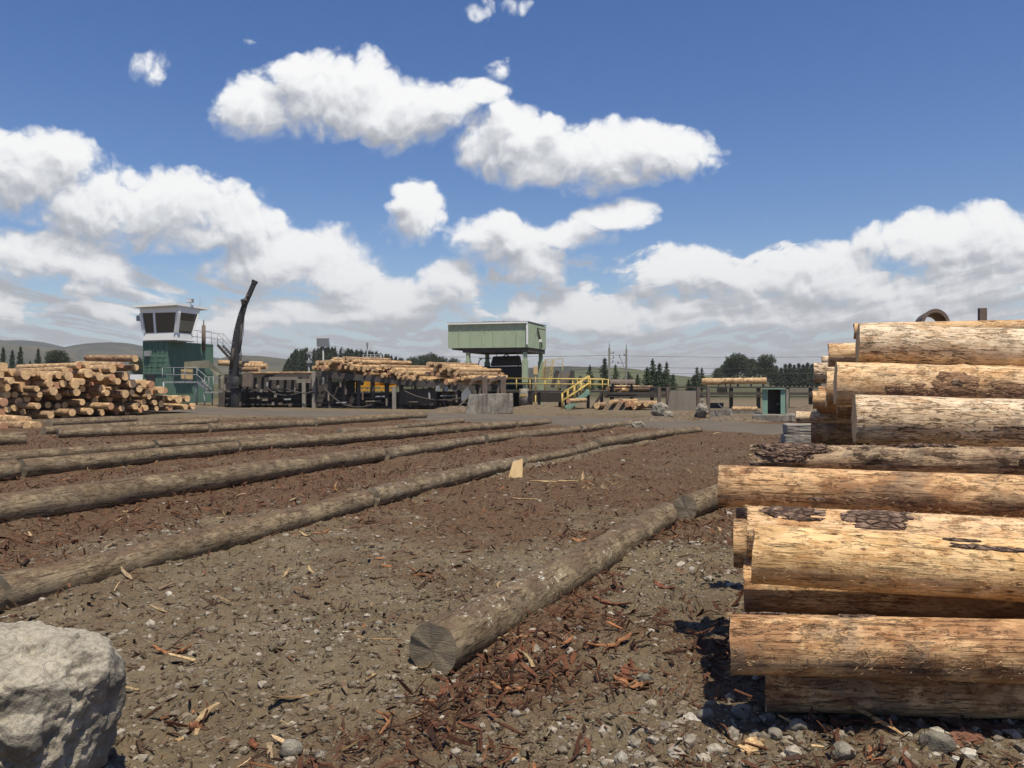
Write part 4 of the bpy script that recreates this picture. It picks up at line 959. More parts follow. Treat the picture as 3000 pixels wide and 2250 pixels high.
for si, (i, j) in enumerate(sides):
    n = (A[j] - A[i]).cross(Vector((0, 0, 1))).normalized(); sp = splits[si]
    for k in range(len(sp) - 1):
        g = MB(); e = .03
        p = [A[i].lerp(A[j], sp[k] + e), A[i].lerp(A[j], sp[k + 1] - e), B[i].lerp(B[j], sp[k + 1] - e), B[i].lerp(B[j], sp[k] + e)]
        g.prism([v - n * .05 for v in p], -n * .03); bl(g, 'window', 'glass', cab)
pn = MB(); pn.prism([A[1].lerp(A[2], .12).lerp(B[1].lerp(B[2], .12), .1), A[1].lerp(A[2], .9).lerp(B[1].lerp(B[2], .9), .1), A[1].lerp(A[2], .9).lerp(B[1].lerp(B[2], .9), .62), A[1].lerp(A[2], .12).lerp(B[1].lerp(B[2], .12), .62)], (.03, 0, 0)); bl(pn, 'wall_panel', 'olive', cab)
b = MB(); b.box(-2.36, .3, -.1, 2.0, 5.17, 5.27); b.box(.0, 1.2, -.2, 1.9, 5.2, 5.275); bl(b, 'cabin_base', 'grey', tw)
b = MB(); x0, x1, y0, y1 = -2.62, 1.66, -1.0, 3.2
b.hexa([Vector((x0, y0, 7.95)), Vector((x1, y0, 8.06)), Vector((x1, y1, 7.98)), Vector((x0, y1, 7.90))], [Vector((x0, y0, 8.15)), Vector((x1, y0, 8.26)), Vector((x1, y1, 8.18)), Vector((x0, y1, 8.1))])
b.hexa([Vector((-2.1, -.5, 7.862)), Vector((1.5, -.5, 7.862)), Vector((1.5, 2, 7.862)), Vector((-2.1, 2, 7.862))], [Vector((-2.1, -.5, 7.96)), Vector((1.5, -.5, 8.05)), Vector((1.5, 2, 8.0)), Vector((-2.1, 2, 7.94))])
rf = bl(b, 'roof', 'white', tw)
b = MB(); b.tube([(1.5, 1.0, 8.2), (1.55, .95, 8.45)], .03, 6); b.box(1.3, 1.85, .7, .95, 8.4, 8.72); fl = bl(b, 'floodlight', 'grey', rf)
b = MB(); b.box(1.34, 1.81, .67, .70, 8.43, 8.69); bl(b, 'lamp_glass', 'lens', fl)
b = MB(); b.tube([(1.2, 2.6, 8.2), (1.2, 2.6, 9.1)], .015, 5); bl(b, 'aerial', 'grey', rf)
b = MB(); b.box(-2.75, -2.35, -.4, .3, 6.9, 7.35); bl(b, 'air_conditioner', 'grey', cab)
b = MB()
for z in (5.75, 6.3): b.tube([(-.06, 2.1, z), (-.06, 5.9, z)], .025, 6)
for y in (2.1, 3.0, 3.9, 4.9, 5.9): b.tube([(-.06, y, 5.19), (-.06, y, 6.3)], .025, 6)
b.tube([(-.06, 5.9, 6.3), (-1.4, 6.0, 6.3)], .025, 6)
bl(b, 'handrail', 'grey', tw)
b = MB(); b.tube([(.08, 4.6, 4.6), (.08, 4.6, 6.8)], .17, 8); b.tube([(.08, 4.6, 6.8), (.08, 4.6, 7.3)], .05, 6); bl(b, 'flue_pipe', 'brown', tw)
# outside stair down from the container roof
st = MB(); p0, p1 = Vector((.3, 6.25, 5.15)), Vector((2.6, 6.6, 2.7))
for dy in (0, .8): st.beam(p0 + Vector((0, dy, 0)), p1 + Vector((0, dy, 0)), .06, .22)
for k in range(12): q = p0.lerp(p1, (k + .5) / 12); st.box(q.x - .12, q.x + .12, q.y, q.y + .8, q.z, q.z + .04)
sta = bl(st, 'stair', 'steel', tw)
sr = MB()
for dy in (0, .8):
    for h in (.55, 1.05): sr.tube([p0 + Vector((-.5, dy, h)), p0 + Vector((0, dy, h)), p1 + Vector((0, dy, h))], .028, 6)
    for f in (0, .33, .66, 1): q = p0.lerp(p1, f) + Vector((0, dy, 0)); sr.tube([q, q + Vector((0, 0, 1.05))], .025, 6)
bl(sr, 'stair_rail', 'grey', sta)

# --- walkway in front of the tower with box, panels and stair
pl = thing('access_walkway', 'grey railed walkway with a yellow plywood box beside the green containers', 'walkway', (-26.5, 66.3, 0))
D = 65.5
def W(px, py, d=D): return P(px, py, d)
b = MB(); b.hexa([W(474, 1122, 66.2), W(582, 1122, 65.2), W(582, 1122, 66.8), W(474, 1122, 67.4)], [W(474, 1117, 66.2), W(582, 1117, 65.2), W(582, 1117, 66.8), W(474, 1117, 67.4)]); bw(b, 'deck', 'grey', pl)
for px in (479, 576):
    b = MB(); q = W(px, 1120); b.tube([Vector((q.x, q.y, -.05)), q], .07, 8); bw(b, 'leg', 'grey', pl)
b = MB()
for y in (1077, 1098): b.tube([W(474, y, 66.1), W(578, y, 65.1)], .03, 6)
for px in (476, 509, 542, 577): dd = 66.1 - (px - 474) / 104; b.tube([W(px, 1118, dd), W(px, 1077, dd)], .03, 6)
bw(b, 'handrail', 'grey', pl)
b = MB(); b.hexa([W(540, 1080, 66.0), W(613, 1078, 65.6), W(613, 1078, 65.7), W(540, 1080, 66.1)], [W(540, 1060, 66.0), W(613, 1055, 65.6), W(613, 1055, 65.7), W(540, 1060, 66.1)]); bw(b, 'cladding_panel', 'olive', pl)
b = MB(); b.hexa([W(612, 1078, 65.4), W(650, 1114, 64.4), W(650, 1114, 64.5), W(612, 1078, 65.5)], [W(612, 1056, 65.4), W(660, 1102, 64.4), W(660, 1102, 64.5), W(612, 1056, 65.5)]); b.hexa([W(646, 1140, 64.3), W(660, 1140, 64.2), W(660, 1140, 64.3), W(646, 1140, 64.4)], [W(646, 1110, 64.3), W(660, 1104, 64.2), W(660, 1104, 64.3), W(646, 1110, 64.4)]); bw(b, 'cladding_panel', 'olive', pl)
b = MB()
p0, p1 = W(578, 1118, 65), W(606, 1144, 64)
for o in (0, .9): b.beam(p0 + Vector((0, o, 0)), p1 + Vector((0, o, 0)), .05, .25)
for k in range(6): q = p0.lerp(p1, (k + .5) / 6); b.box(q.x - .12, q.x + .12, q.y, q.y + .9, q.z - .02, q.z + .02)
b.hexa([W(598, 1152, 64), W(660, 1152, 63.6), W(660, 1152, 64.8), W(598, 1152, 65)], [W(598, 1147, 64), W(660, 1147, 63.6), W(660, 1147, 64.8), W(598, 1147, 65)])
s_ = bw(b, 'stair', 'grey', pl)
b = MB()
for a, c, d1, e in ((577, 1098, 606, 1122), (577, 1080, 606, 1105)): b.tube([W(a, c, 64.9), W(d1, e, 63.9)], .028, 6)
for px in (600, 612, 625): b.tube([W(px, 1147, 63.9), W(px, 1104, 63.9)], .025, 6)
b.tube([W(600, 1104, 63.9), W(625, 1104, 63.9)], .025, 6); bw(b, 'stair_rail', 'grey', s_, pl)
for px in (599, 622, 655):
    b = MB(); q = W(px, 1150, 64.1); b.tube([Vector((q.x, q.y, -.05)), q], .06, 8); bw(b, 'leg', 'grey', pl)
bx = MB(); bx.hexa([W(530, 1111, 65.7), W(565, 1111, 65.4), W(565, 1111, 66.2), W(530, 1111, 66.5)], [W(530, 1082, 65.7), W(565, 1082, 65.4), W(565, 1082, 66.2), W(530, 1082, 66.5)])
q = W(547, 1117, 66); bt = thing('plywood_box', 'pale yellow plywood box standing behind the walkway railing', 'box', q); bw(bx, 'panel', 'ply', bt)
b = MB(); b.hexa([W(533, 1117, 65.8), W(562, 1117, 65.5), W(562, 1117, 66.1), W(533, 1117, 66.4)], [W(533, 1111.5, 65.8), W(562, 1111.5, 65.5), W(562, 1111.5, 66.1), W(533, 1111.5, 66.4)]); bw(b, 'skid', 'grey', bt)

# --- log loading crane
cr = thing('loading_crane', 'black folding crane with its boom pointing up beside the control tower', 'crane', (-19.65, 59.1, 0))
def C(px, py, d=62.0): return P(px, py, d)
def Q(px, py, d=62.0): return P(px, py, d - 2.9)
b = MB(); b.tube([Vector((-19.65, 59.1, -.05)), Vector((-19.65, 59.1, 1.6))], .36, 14); b.tube([Vector((-19.65, 59.1, 1.6)), Vector((-19.65, 59.1, 2.2))], [.55, .45], 14)
b.beam(Q(668, 1128), Q(706, 1128), 1.0, .5); bw(b, 'slew_base', 'black', cr, None, .02)
b = MB()
pts = [(687, 1140, .62), (685, 1085, .70), (688, 1040, .56), (691, 1005, .50), (697, 968, .48), (707, 925, .40), (717, 893, .30)]
pts = [(x, y, w0 * .84) for x, y, w0 in pts]
for (x, y, w0), (x2, y2, w2) in zip(pts, pts[1:]):
    p, q = Q(x, y), Q(x2, y2); d = (q - p).normalized(); n = Vector((d.z, 0, -d.x)); k = Vector((0, .22, 0))
    b.hexa([p - n * w0 / 2 - k, p + n * w0 / 2 - k, p + n * w0 / 2 + k, p - n * w0 / 2 + k], [q - n * w2 / 2 - k, q + n * w2 / 2 - k, q + n * w2 / 2 + k, q - n * w2 / 2 + k])
bm_ = bw(b, 'boom', 'black', cr)
b = MB(); b.beam(Q(716, 896), Q(748, 822), .30, .28); b.beam(Q(744, 830), Q(748, 822), .36, .34); bw(b, 'boom_arm', 'black', cr)
b = MB(); b.tube([Q(708, 884, 61.7), Q(724, 878, 61.7)], .17, 8); b.tube([Q(716, 888, 61.6), Q(716, 888, 62.4)], .22, 10); b.tube([Q(720, 878, 61.8), Q(726, 862, 61.8)], .10, 6); bw(b, 'knuckle_joint', 'steel', cr)
b = MB(); b.tube([Q(700, 1035, 61.7), Q(704, 1000, 61.7), Q(708, 950, 61.7)], [.10, .10, .06], 8); b.tube([Q(677, 1075, 61.7), Q(684, 1020, 61.7)], [.12, .09], 8); bw(b, 'hydraulic_ram', 'steel', cr)
b = MB()
for k in range(4):
    o = k * 3; b.tube([Q(694 + o, 1100, 61.6), Q(699 + o, 1060, 61.5), Q(697 + o, 1020, 61.6), Q(704 + o, 975, 61.65), Q(712 + o * .5, 915, 61.7), Q(722, 885, 61.7)], .022, 5)
bw(b, 'hydraulic_hose', 'black', cr)
b = MB(); b.hexa([Q(708, 1134, 61), Q(738, 1134, 61), Q(738, 1134, 62), Q(708, 1134, 62)], [Q(712, 1090, 61), Q(742, 1090, 61), Q(742, 1090, 62), Q(712, 1090, 62)]); bw(b, 'counter_housing', 'brown', cr, None, .03)

# --- long conveyor and sloping deck
cv = thing('log_conveyor', 'long dark steel log conveyor on timber posts beyond the road', 'conveyor', (-16, 60, 0))
b = MB(); b.hexa([C(640, 1196, 61), C(920, 1194, 59.6), C(920, 1194, 63), C(640, 1196, 65)], [C(640, 1150, 61), C(920, 1150, 59.6), C(920, 1140, 63), C(640, 1140, 65)])
for k, (y0, y1) in enumerate(((1096, 1106), (1140, 1146), (1165, 1169), (1183, 1187))): b.hexa([C(660, y1, 60.4 - k * .05), C(919, y1, 59.2 - k * .05), C(919, y1, 59.8), C(660, y1, 61)], [C(660, y0, 60.4 - k * .05), C(919, y0, 59.2 - k * .05), C(919, y0, 59.8), C(660, y0, 61)])
b.hexa([C(640, 1196, 64.6), C(935, 1196, 63.6), C(935, 1196, 64), C(640, 1196, 65)], [C(640, 1098, 64.6), C(935, 1098, 63.6), C(935, 1098, 64), C(640, 1098, 65)])  # solid dark wall added behind the open frame so its gaps read dark
for px in range(655, 920, 22): d = 60.9 - (px - 655) * .005; b.beam(C(px, 1196, d), C(px + (6 if px % 44 else -5), 1100, d), .16, .2)
bw(b, 'frame', 'sooty', cv)
b = MB(); b.hexa([C(788, 1113, 59.2), C(872, 1113, 58.8), C(872, 1113, 59.3), C(788, 1113, 59.6)], [C(788, 1104, 59.2), C(872, 1104, 58.8), C(872, 1104, 59.3), C(788, 1104, 59.6)])
b.hexa([C(868, 1122, 58.6), C(930, 1122, 58.3), C(930, 1122, 59.2), C(868, 1122, 59.4)], [C(868, 1110, 58.6), C(930, 1108, 58.3), C(930, 1108, 59.2), C(868, 1110, 59.4)])
b.hexa([C(906, 1110, 58.4), C(912, 1110, 58.4), C(912, 1110, 59), C(906, 1110, 59)], [C(906, 1106, 58.4), C(916, 1090, 58.4), C(916, 1090, 59), C(906, 1106, 59)]); bw(b, 'side_guard', 'plate', cv)
b = MB(); b.hexa([C(712, 1122, 59.5), C(735, 1118, 59.4), C(735, 1118, 60), C(712, 1122, 60.1)], [C(716, 1100, 59.5), C(735, 1100, 59.4), C(735, 1100, 60), C(716, 1100, 60.1)])
bw(b, 'bracket', 'plate', cv)
for x, y in ((748, 1125), (760, 1140), (810, 1128), (802, 1155), (752, 1160), (795, 1178)):
    b = MB(); b.hexa([C(x, y + 9, 59), C(x + 9, y + 9, 59), C(x + 9, y + 9, 59.5), C(x, y + 9, 59.5)], [C(x + 2, y, 59), C(x + 8, y, 59), C(x + 8, y, 59.5), C(x + 2, y, 59.5)])
    bw(b, 'bracket', 'plate', cv)
for px, y1, y0, d in ((891, 1194, 1120, 58.6), (920, 1194, 1087, 58.2)):
    b = MB(); q = C(px, y0, d); b.beam(Vector((q.x, q.y, -.1)), q, .24, .24); bw(b, 'post', 'post', cv)
def hang(pts, r=.045):
    p = [C(*q) for q in pts]; out = []
    for k in range(13):
        f = k / 12; a = p[0] * (1 - f) ** 2 + p[1] * 2 * f * (1 - f) + p[2] * f * f; out.append(a)
    return MB().tube(out, r, 6)
for pts in ([(783, 1137, 58.5), (820, 1172, 58.4), (880, 1150, 58.5)], [(838, 1137, 58.3), (870, 1160, 58.2), (952, 1147, 58.0)], [(805, 1130, 58.4), (815, 1150, 58.4), (830, 1146, 58.4)]):
    bw(hang(pts), 'hanging_chain', 'steel', cv)
# logs lying on the conveyor
def clog(name_, a, b_, dia, k, lab, grp):
    d = b_ - a; pile_log(a, d, dia, d.length, k, lab, grp, k * 1.3)
for k, (x0, y0, x1, y1, d, dia, lab) in enumerate([(735, 1093, 914, 1092, 59.6, .20, 'thin bark strewn log lying along the conveyor bed'), (782, 1074, 716, 1071, 60.2, .42, 'dark log lying across the conveyor head beside the crane'), (770, 1066, 712, 1063, 60.8, .35, 'upper log at the conveyor head beside the crane'),
                                                   (760, 1082, 712, 1082, 60.0, .35, 'lower log at the conveyor head beside the crane'), (640, 1063, 760, 1068, 66, .45, 'log seen between crane and tower stair, far side of the conveyor')]):
    clog('x', C(x0, y0, d), C(x1, y1, d + .4), dia, k, lab, 'logs lying on the conveyor')
dk = thing('sloping_log_deck', 'dark sloping steel deck carrying the heap of sawn logs', 'log deck', (-8, 57, 0))
def Dd(px): return 57.3 - (px - 910) / 470 * 3.3
def low(px): return 1084 + (px - 910) / 470 * 46
b = MB()
for off in (0.2, 2.2, 4.2):
    sh = Vector((.5, .866, 0)) * off
    a0, a1 = C(921, low(921), Dd(921)) + sh, C(1385, low(1385), Dd(1385)) + sh; h = Vector((0, 0, -.42)); k = Vector((.05, .3, 0))
    b.hexa([a0 + h, a1 + h * .9, a1 + h * .9 + k, a0 + h + k], [a0, a1, a1 + k, a0 + k])
bw(b, 'skid_beam', 'sooty', dk)
b = MB()
for px in range(925, 1390, 42):
    a = C(px, low(px) + 16, Dd(px) + 1.0); b.beam(Vector((a.x, a.y, -.1)), a, .22, .22); a = C(px, low(px) + 16, Dd(px) + 3.6); b.beam(Vector((a.x + 2, a.y, -.1)), a + Vector((2, 0, 0)), .22, .22)
for y in (1150, 1164, 1178, 1190): b.hexa([C(925, y + 4, 58.2), C(1385, y + 4, 55), C(1385, y + 4, 55.4), C(925, y + 4, 58.6)], [C(925, y, 58.2), C(1385, y, 55), C(1385, y, 55.4), C(925, y, 58.6)])
b.hexa([C(1170, 1185, 56.2), C(1280, 1188, 55.2), C(1280, 1188, 58), C(1170, 1185, 59)], [C(1170, 1140, 56.2), C(1280, 1137, 55.2), C(1280, 1137, 58), C(1170, 1140, 59)])
b.hexa([C(925, 1192, 59.5), C(1040, 1192, 59.2), C(1040, 1192, 63), C(925, 1192, 63.5)], [C(925, 1130, 59.5), C(1040, 1112, 59.2), C(1040, 1112, 63), C(925, 1130, 63.5)])
b.hexa([C(1040, 1192, 61), C(1385, 1192, 58.2), C(1385, 1192, 62), C(1040, 1192, 65)], [C(1040, 1150, 61), C(1385, 1146, 58.2), C(1385, 1146, 62), C(1040, 1150, 65)])
bw(b, 'frame', 'sooty', dk)
b = MB(); q = C(1155, 1132, 55.4); b.beam(Vector((q.x, q.y, -.1)), q, .24, .24); bw(b, 'post', 'post', dk)
for pts in ([(950, 1135, 56.8), (1010, 1215, 56.4), (1090, 1185, 56.4)], [(1185, 1145, 55.4), (1255, 1185, 55), (1355, 1166, 54.3)], [(945, 1120, 57), (935, 1170, 57), (925, 1180, 57)]): bw(hang(pts, .05), 'hanging_chain', 'steel', dk)
for k, (x, y, w_, h_) in enumerate([(655, 1125, 8, 20), (680, 1160, 14, 5), (700, 1178, 9, 12), (768, 1170, 16, 4), (832, 1168, 20, 4), (845, 1182, 9, 9), (862, 1136, 6, 16), (780, 1120, 5, 12), (815, 1180, 12, 5), (960, 1150, 5, 24), (985, 1178, 30, 3), (1010, 1140, 6, 16), (1070, 1174, 46, 3), (1100, 1160, 28, 3), (1060, 1150, 5, 22), (1130, 1168, 5, 20), (1290, 1158, 40, 3), (1310, 1172, 36, 3), (1335, 1150, 5, 28), (1255, 1150, 6, 20), (1195, 1176, 30, 3), (995, 1120, 5, 14)]):
    par, d = (cv, 58.9) if x < 900 else (dk, 57.5 - (x - 920) * .007)
    b = MB(); b.hexa([C(x, y + h_, d), C(x + w_, y + h_, d), C(x + w_, y + h_, d + .25), C(x, y + h_, d + .25)], [C(x, y, d), C(x + w_, y - 1, d), C(x + w_, y - 1, d + .25), C(x, y, d + .25)]); bw(b, 'bracket' if w_ < h_ else 'drive_bar', ('plate', 'grey', 'brown')[k % 3], par)
b = MB()
for x in (1275, 1300, 1325): b.hexa([C(x, 1146, 54.6), C(x + 15, 1146, 54.5), C(x + 15, 1146, 55), C(x, 1146, 55.1)], [C(x + 4, 1130, 54.6), C(x + 12, 1130, 54.5), C(x + 12, 1130, 55), C(x + 4, 1130, 55.1)])
b.hexa([C(1352, 1176, 54), C(1385, 1160, 53.8), C(1385, 1160, 54.2), C(1352, 1176, 54.4)], [C(1352, 1152, 54), C(1370, 1132, 53.8), C(1370, 1132, 54.2), C(1352, 1152, 54.4)]); bw(b, 'guide_plate', 'grey', dk)
ENDS_C = """675,482,44 640,522,32 680,522,42 725,525,52 745,478,46 772,480,50 790,470,40 815,452,40 905,442,36 940,450,42 980,468,34 885,487,38 868,520,40 922,520,32 945,490,32 972,520,52
1055,477,42 1035,533,36 1077,537,46 1115,520,50 1085,577,26 1122,577,44 1152,548,34 1182,548,44 1220,512,38 1247,533,34 1275,517,40 1298,515,32 1240,587,44 1295,562,40 1302,600,34 1277,590,30
1330,545,48 1355,573,32 1388,568,44 1412,606,46 1375,605,34 1455,567,40 1455,615,32 1485,613,40 1512,617,36 1525,580,40 1565,620,46 1620,577,38 800,530,40,.8 835,500,44,.7 850,535,40,.9 760,530,40,.6 1000,560,40,.9 1010,495,44,.5 1165,585,38,.9 1200,570,36,.8 1420,575,36,.7
1635,494,46 1700,494,38 1692,532,40 1670,570,48 1712,587,44 1740,545,36 1775,515,52 1815,537,42 1812,577,34 1870,575,42 1900,577,50 1932,613,42 1870,620,38 1790,645,52 1665,640,36 1865,657,38 1720,635,44,.8 1890,545,36 1760,590,44,.8 1830,615,42,.8 1620,630,40,.8 1940,580,40,.5 1965,600,36,.8"""
E = [tuple(float(v) for v in e.split(',')) for e in ENDS_C.split()]
O_, N_ = C(910, 1085, 57.3), (C(1380, 1085, 54.0) - C(910, 1085, 57.3)); N_ = Vector((N_.y, -N_.x, 0)).normalized()
def rel(e): return e[1] - (525 + (e[0] - 640) * .105)
ln2 = [(-95, 'top'), (-60, 'second'), (-25, 'third'), (5, 'fourth'), (30, 'bottom')]
it = [(e[0], rel(e)) for e in E]
A1 = label_layers([q for q in it], ln2, 'sawn log on the sloping deck, %s layer, %s from the right')
for n_, e in enumerate(E):
    rec = e[3] if len(e) > 3 else 0; g = random.Random(900 + n_)
    p = ray_plane(700 + e[0] / 2.949, 900 + e[1] / 2.949, O_, N_, rec + g.uniform(-.15, .25)); dia = e[2] / 2.949 / F * p.y
    d = Vector((.56 + g.uniform(-.05, .05), .83, g.uniform(-.012, .012)))
    pile_log(p, d, dia, 4.6 + g.uniform(-.6, .5), n_ * 5 + n_ // 3, A1[n_], 'sawn logs on the sloping deck', g.uniform(0, 6))
# yellow guard rail beyond the deck
yg = thing('yellow_guard', 'bright yellow steel guard with open rails showing under the log deck', 'guard', C(1110, 1150, 66))
b = MB(); b.hexa([C(1068, 1130, 66), C(1165, 1128, 65), C(1165, 1128, 65.1), C(1068, 1130, 66.1)], [C(1066, 1112, 66), C(1135, 1118, 65), C(1135, 1118, 65.1), C(1066, 1112, 66.1)]); bw(b, 'guard_plate', 'yguard', yg)
b = MB()
for y in (1132, 1143): b.beam(C(1040, y, 66), C(1160, y - 1, 65), .1, .14)
for x in (1045, 1068, 1119, 1139): b.beam(C(x, 1148, 65.8), C(x, 1124, 65.8), .12, .12)
b.beam(C(1042, 1120, 66), C(1048, 1148, 66), .1, .1); bw(b, 'rail', 'yguard', yg)
for x in (1068, 1119):
    b = MB(); q = C(x, 1147, 65.8); b.beam(Vector((q.x, q.y, 0)), q, .1, .1); bw(b, 'leg', 'steel', yg)

# --- concrete block with steel log stops
cb = thing('concrete_abutment', 'stained concrete abutment holding two rusty steel log stops', 'concrete block', (G(1430, 1210).x, 48.5, 0))
def B_(px, py, d=48.0): return P(px, py, d)
b = MB(); b.hexa([B_(1362, 1214, 47.2), B_(1402, 1214, 47.0), B_(1402, 1212, 50), B_(1366, 1212, 50)], [B_(1375, 1156, 47.6), B_(1402, 1154, 47.3), B_(1402, 1155, 50), B_(1380, 1157, 50)])
b.hexa([B_(1402.3, 1216, 47.2), B_(1504, 1211, 48), B_(1504, 1209, 50.5), B_(1402.3, 1212, 50.0)], [B_(1402.3, 1154, 47.3), B_(1503, 1152, 48), B_(1503, 1153, 50.5), B_(1402.3, 1155, 50)]); bw(b, 'block', 'conc', cb, None, .04)
for x in (1413, 1467):
    b = MB(); b.hexa([B_(x, 1154, 48), B_(x + 15, 1154, 48), B_(x + 15, 1154, 49), B_(x, 1154, 49)], [B_(x, 1104, 48), B_(x + 15, 1100, 48), B_(x + 15, 1100, 49), B_(x, 1104, 49)])
    b.hexa([B_(x - 38, 1128, 48.1), B_(x - 30, 1126, 48.1), B_(x - 30, 1126, 48.9), B_(x - 38, 1128, 48.9)], [B_(x - 37, 1122, 48.1), B_(x - 28, 1113, 48.1), B_(x - 28, 1113, 48.9), B_(x - 37, 1122, 48.9)])
    b.hexa([B_(x - 34, 1121, 48.1), B_(x - .2, 1110, 48.05), B_(x - .2, 1110, 48.95), B_(x - 34, 1121, 48.9)], [B_(x - 34, 1113, 48.1), B_(x - .2, 1099, 48.05), B_(x - .2, 1099, 48.95), B_(x - 34, 1113, 48.9)])
    b.hexa([B_(x - 12, 1153.8, 48.2), B_(x - 2, 1153.8, 48.2), B_(x - 2, 1153.8, 48.8), B_(x - 12, 1153.8, 48.8)], [B_(x - 8, 1136, 48.2), B_(x - 2, 1132, 48.2), B_(x - 2, 1132, 48.8), B_(x - 8, 1136, 48.8)]); bw(b, 'log_stop', 'brown', cb)
b = MB(); b.hexa([B_(1340, 1192, 49.5), B_(1372, 1160, 49.5), B_(1372, 1160, 50), B_(1340, 1192, 50)], [B_(1343, 1194, 49.5), B_(1374, 1164, 49.5), B_(1374, 1164, 50), B_(1343, 1194, 50)]); bw(b, 'brace', 'plate', cb)

# --- pale green hopper on posts
bc = Vector((1.12, 58.0, 0)); ang = math.atan2(1.7, -5.6) - math.pi    # front runs to the left and slightly away
hp = thing('raised_hopper', 'big pale green sheet metal hopper housing raised on posts', 'hopper', bc, ang)
WX, DY, Z0, Z1 = 5.95, 5.0, 4.25, 6.0
b = MB(); corr(b, -WX, 0, 0, Z0, Z1, .83, .0, 'x')
b.box(-WX, 0, .02, DY, Z0, Z1 - .02); bl(b, 'wall', 'bingreen', hp)
b = MB()
for k in range(8): x = -WX + k * WX / 7; b.box(x - .02, x + .02, -.035, -.003, Z0 + .0, Z1 - .1)
for k in range(1, 7): y = k * DY / 7; b.box(.003, .035, y - .02, y + .02, Z0, Z1 - .05)
b.box(-2.55, -.9, -.02, -.004, Z0, Z0 + .85); bl(b, 'panel_rib', 'bingreen', hp)
b = MB(); b.box(-WX - .12, .0, -.16, -.01, Z1 - .06, Z1 + .03); b.box(-.10, 0.02, -.12, -.04, Z0 + .2, Z1 - .06); bl(b, 'white_flashing', 'white', hp)
b = MB(); b.hexa([Vector((-WX - .1, -.1, Z1 + .035)), Vector((.03, -.1, Z1 + .035)), Vector((.03, DY, Z1 + .035)), Vector((-WX - .1, DY, Z1 + .035))], [Vector((-WX - .1, -.1, Z1 + .09)), Vector((.03, -.1, Z1 + .09)), Vector((.03, DY, Z1 + .12)), Vector((-WX - .1, DY, Z1 + .12))])
for k in range(5): b.box(-3.4 + k * .35, -3.2 + k * .35, .2, .6, Z1 + .1, Z1 + .16); 
bl(b, 'roof', 'grey', hp)
b = MB(); b.box(-4.9, -.05, .1, DY - .1, Z0 - .32, Z0 - .002); b.box(-5.8, -4.9, .3, DY - .5, Z0 - .1, Z0 - .004); bl(b, 'floor_beam', 'steel', hp)
b = MB(); b.beam((.06, 2.35, Z1 - .3), (.09, 3.55, Z1 - 1.62), .05, .12); b.beam((.1, 2.2, Z1 - .28), (.3, 3.6, Z1 - .34), .05, .05); bl(b, 'rod_and_shadow', 'black', hp)  # first beam is the rod's cast shadow on the wall, built as a black strip
b = MB(); b.box(.04, .2, 2.85, 3.05, Z0 + .5, Z0 + .7); bl(b, 'lamp', 'white', hp)
def hopper_post(x, y, z0, name='post'):
    b = MB(); b.box(x - .13, x + .13, y - .13, y + .13, z0, Z0 - .32); b.box(x - .18, x + .18, y - .18, y + .18, z0 + .9, Z0 - .9); return bl(b, name, 'bingreen', hp)
hopper_post(-.3, .3, .9); hopper_post(-4.55, .3, 0); hopper_post(-.3, DY - .4, 0); hopper_post(-4.55, DY - .4, 0)
b = MB(); b.tube([(-.3, .3, -.1), (-.3, .3, 1.35)], .42, 20); ft = bl(b, 'footing', 'conc', hp)
b = MB(); 
for k in range(7): 
    a0 = R(-120 + k * 9.5); b.box(-.3 + .425 * math.cos(a0) - .03, -.3 + .425 * math.cos(a0) + .03, .3 + .425 * math.sin(a0) - .02, .3 + .425 * math.sin(a0) + .02, .82, .95)
bl(b, 'yellow_marking', 'yellow', ft)
# dark debarker beneath
db = thing('debarker', 'big black debarking machine under the green hopper', 'machine', (-1.2, 61.5, 0))
b = MB(); 
b.hexa([C(1398, 1112, 61), C(1545, 1112, 60.3), C(1545, 1112, 64), C(1398, 1112, 64.5)], [C(1404, 1074, 61), C(1545, 1072, 60.3), C(1545, 1072, 64), C(1404, 1074, 64.5)])
b.hexa([C(1436, 1073, 60.8), C(1530, 1071, 60.4), C(1530, 1071, 63.5), C(1436, 1073, 63.8)], [C(1444, 1044, 60.9), C(1524, 1042, 60.5), C(1524, 1042, 63.4), C(1444, 1044, 63.7)]); bw(b, 'housing', 'black', db, None, .12)
b = MB(); b.hexa([C(1395, 1196, 61), C(1560, 1196, 60.2), C(1560, 1196, 64), C(1395, 1196, 64.5)], [C(1395, 1112.5, 61), C(1560, 1112.5, 60.2), C(1560, 1112.5, 64), C(1395, 1112.5, 64.5)]); bw(b, 'base', 'black', db)
b = MB()
for pts in ([(1405, 1085, 60.6), (1398, 1052, 60.4), (1412, 1052, 60.6)], [(1515, 1040, 60), (1532, 1060, 60), (1528, 1090, 60)], [(1510, 1075, 60), (1526, 1098, 60), (1518, 1070, 60)], [(1470, 1048, 60.5), (1488, 1030, 60.5), (1490, 1050, 60.5)]): 
    bw(hang(pts, .04), 'hydraulic_hose', 'steel', db)
b.beam(C(1402, 1050, 60.6), C(1440, 1050, 60.6), .06, .06); b.beam(C(1455, 1044, 60.6), C(1455, 1030, 60.6), .05, .05); b.beam(C(1490, 1044, 60.6), C(1490, 1030, 60.6), .05, .05); bw(b, 'pipe_frame', 'steel', db)
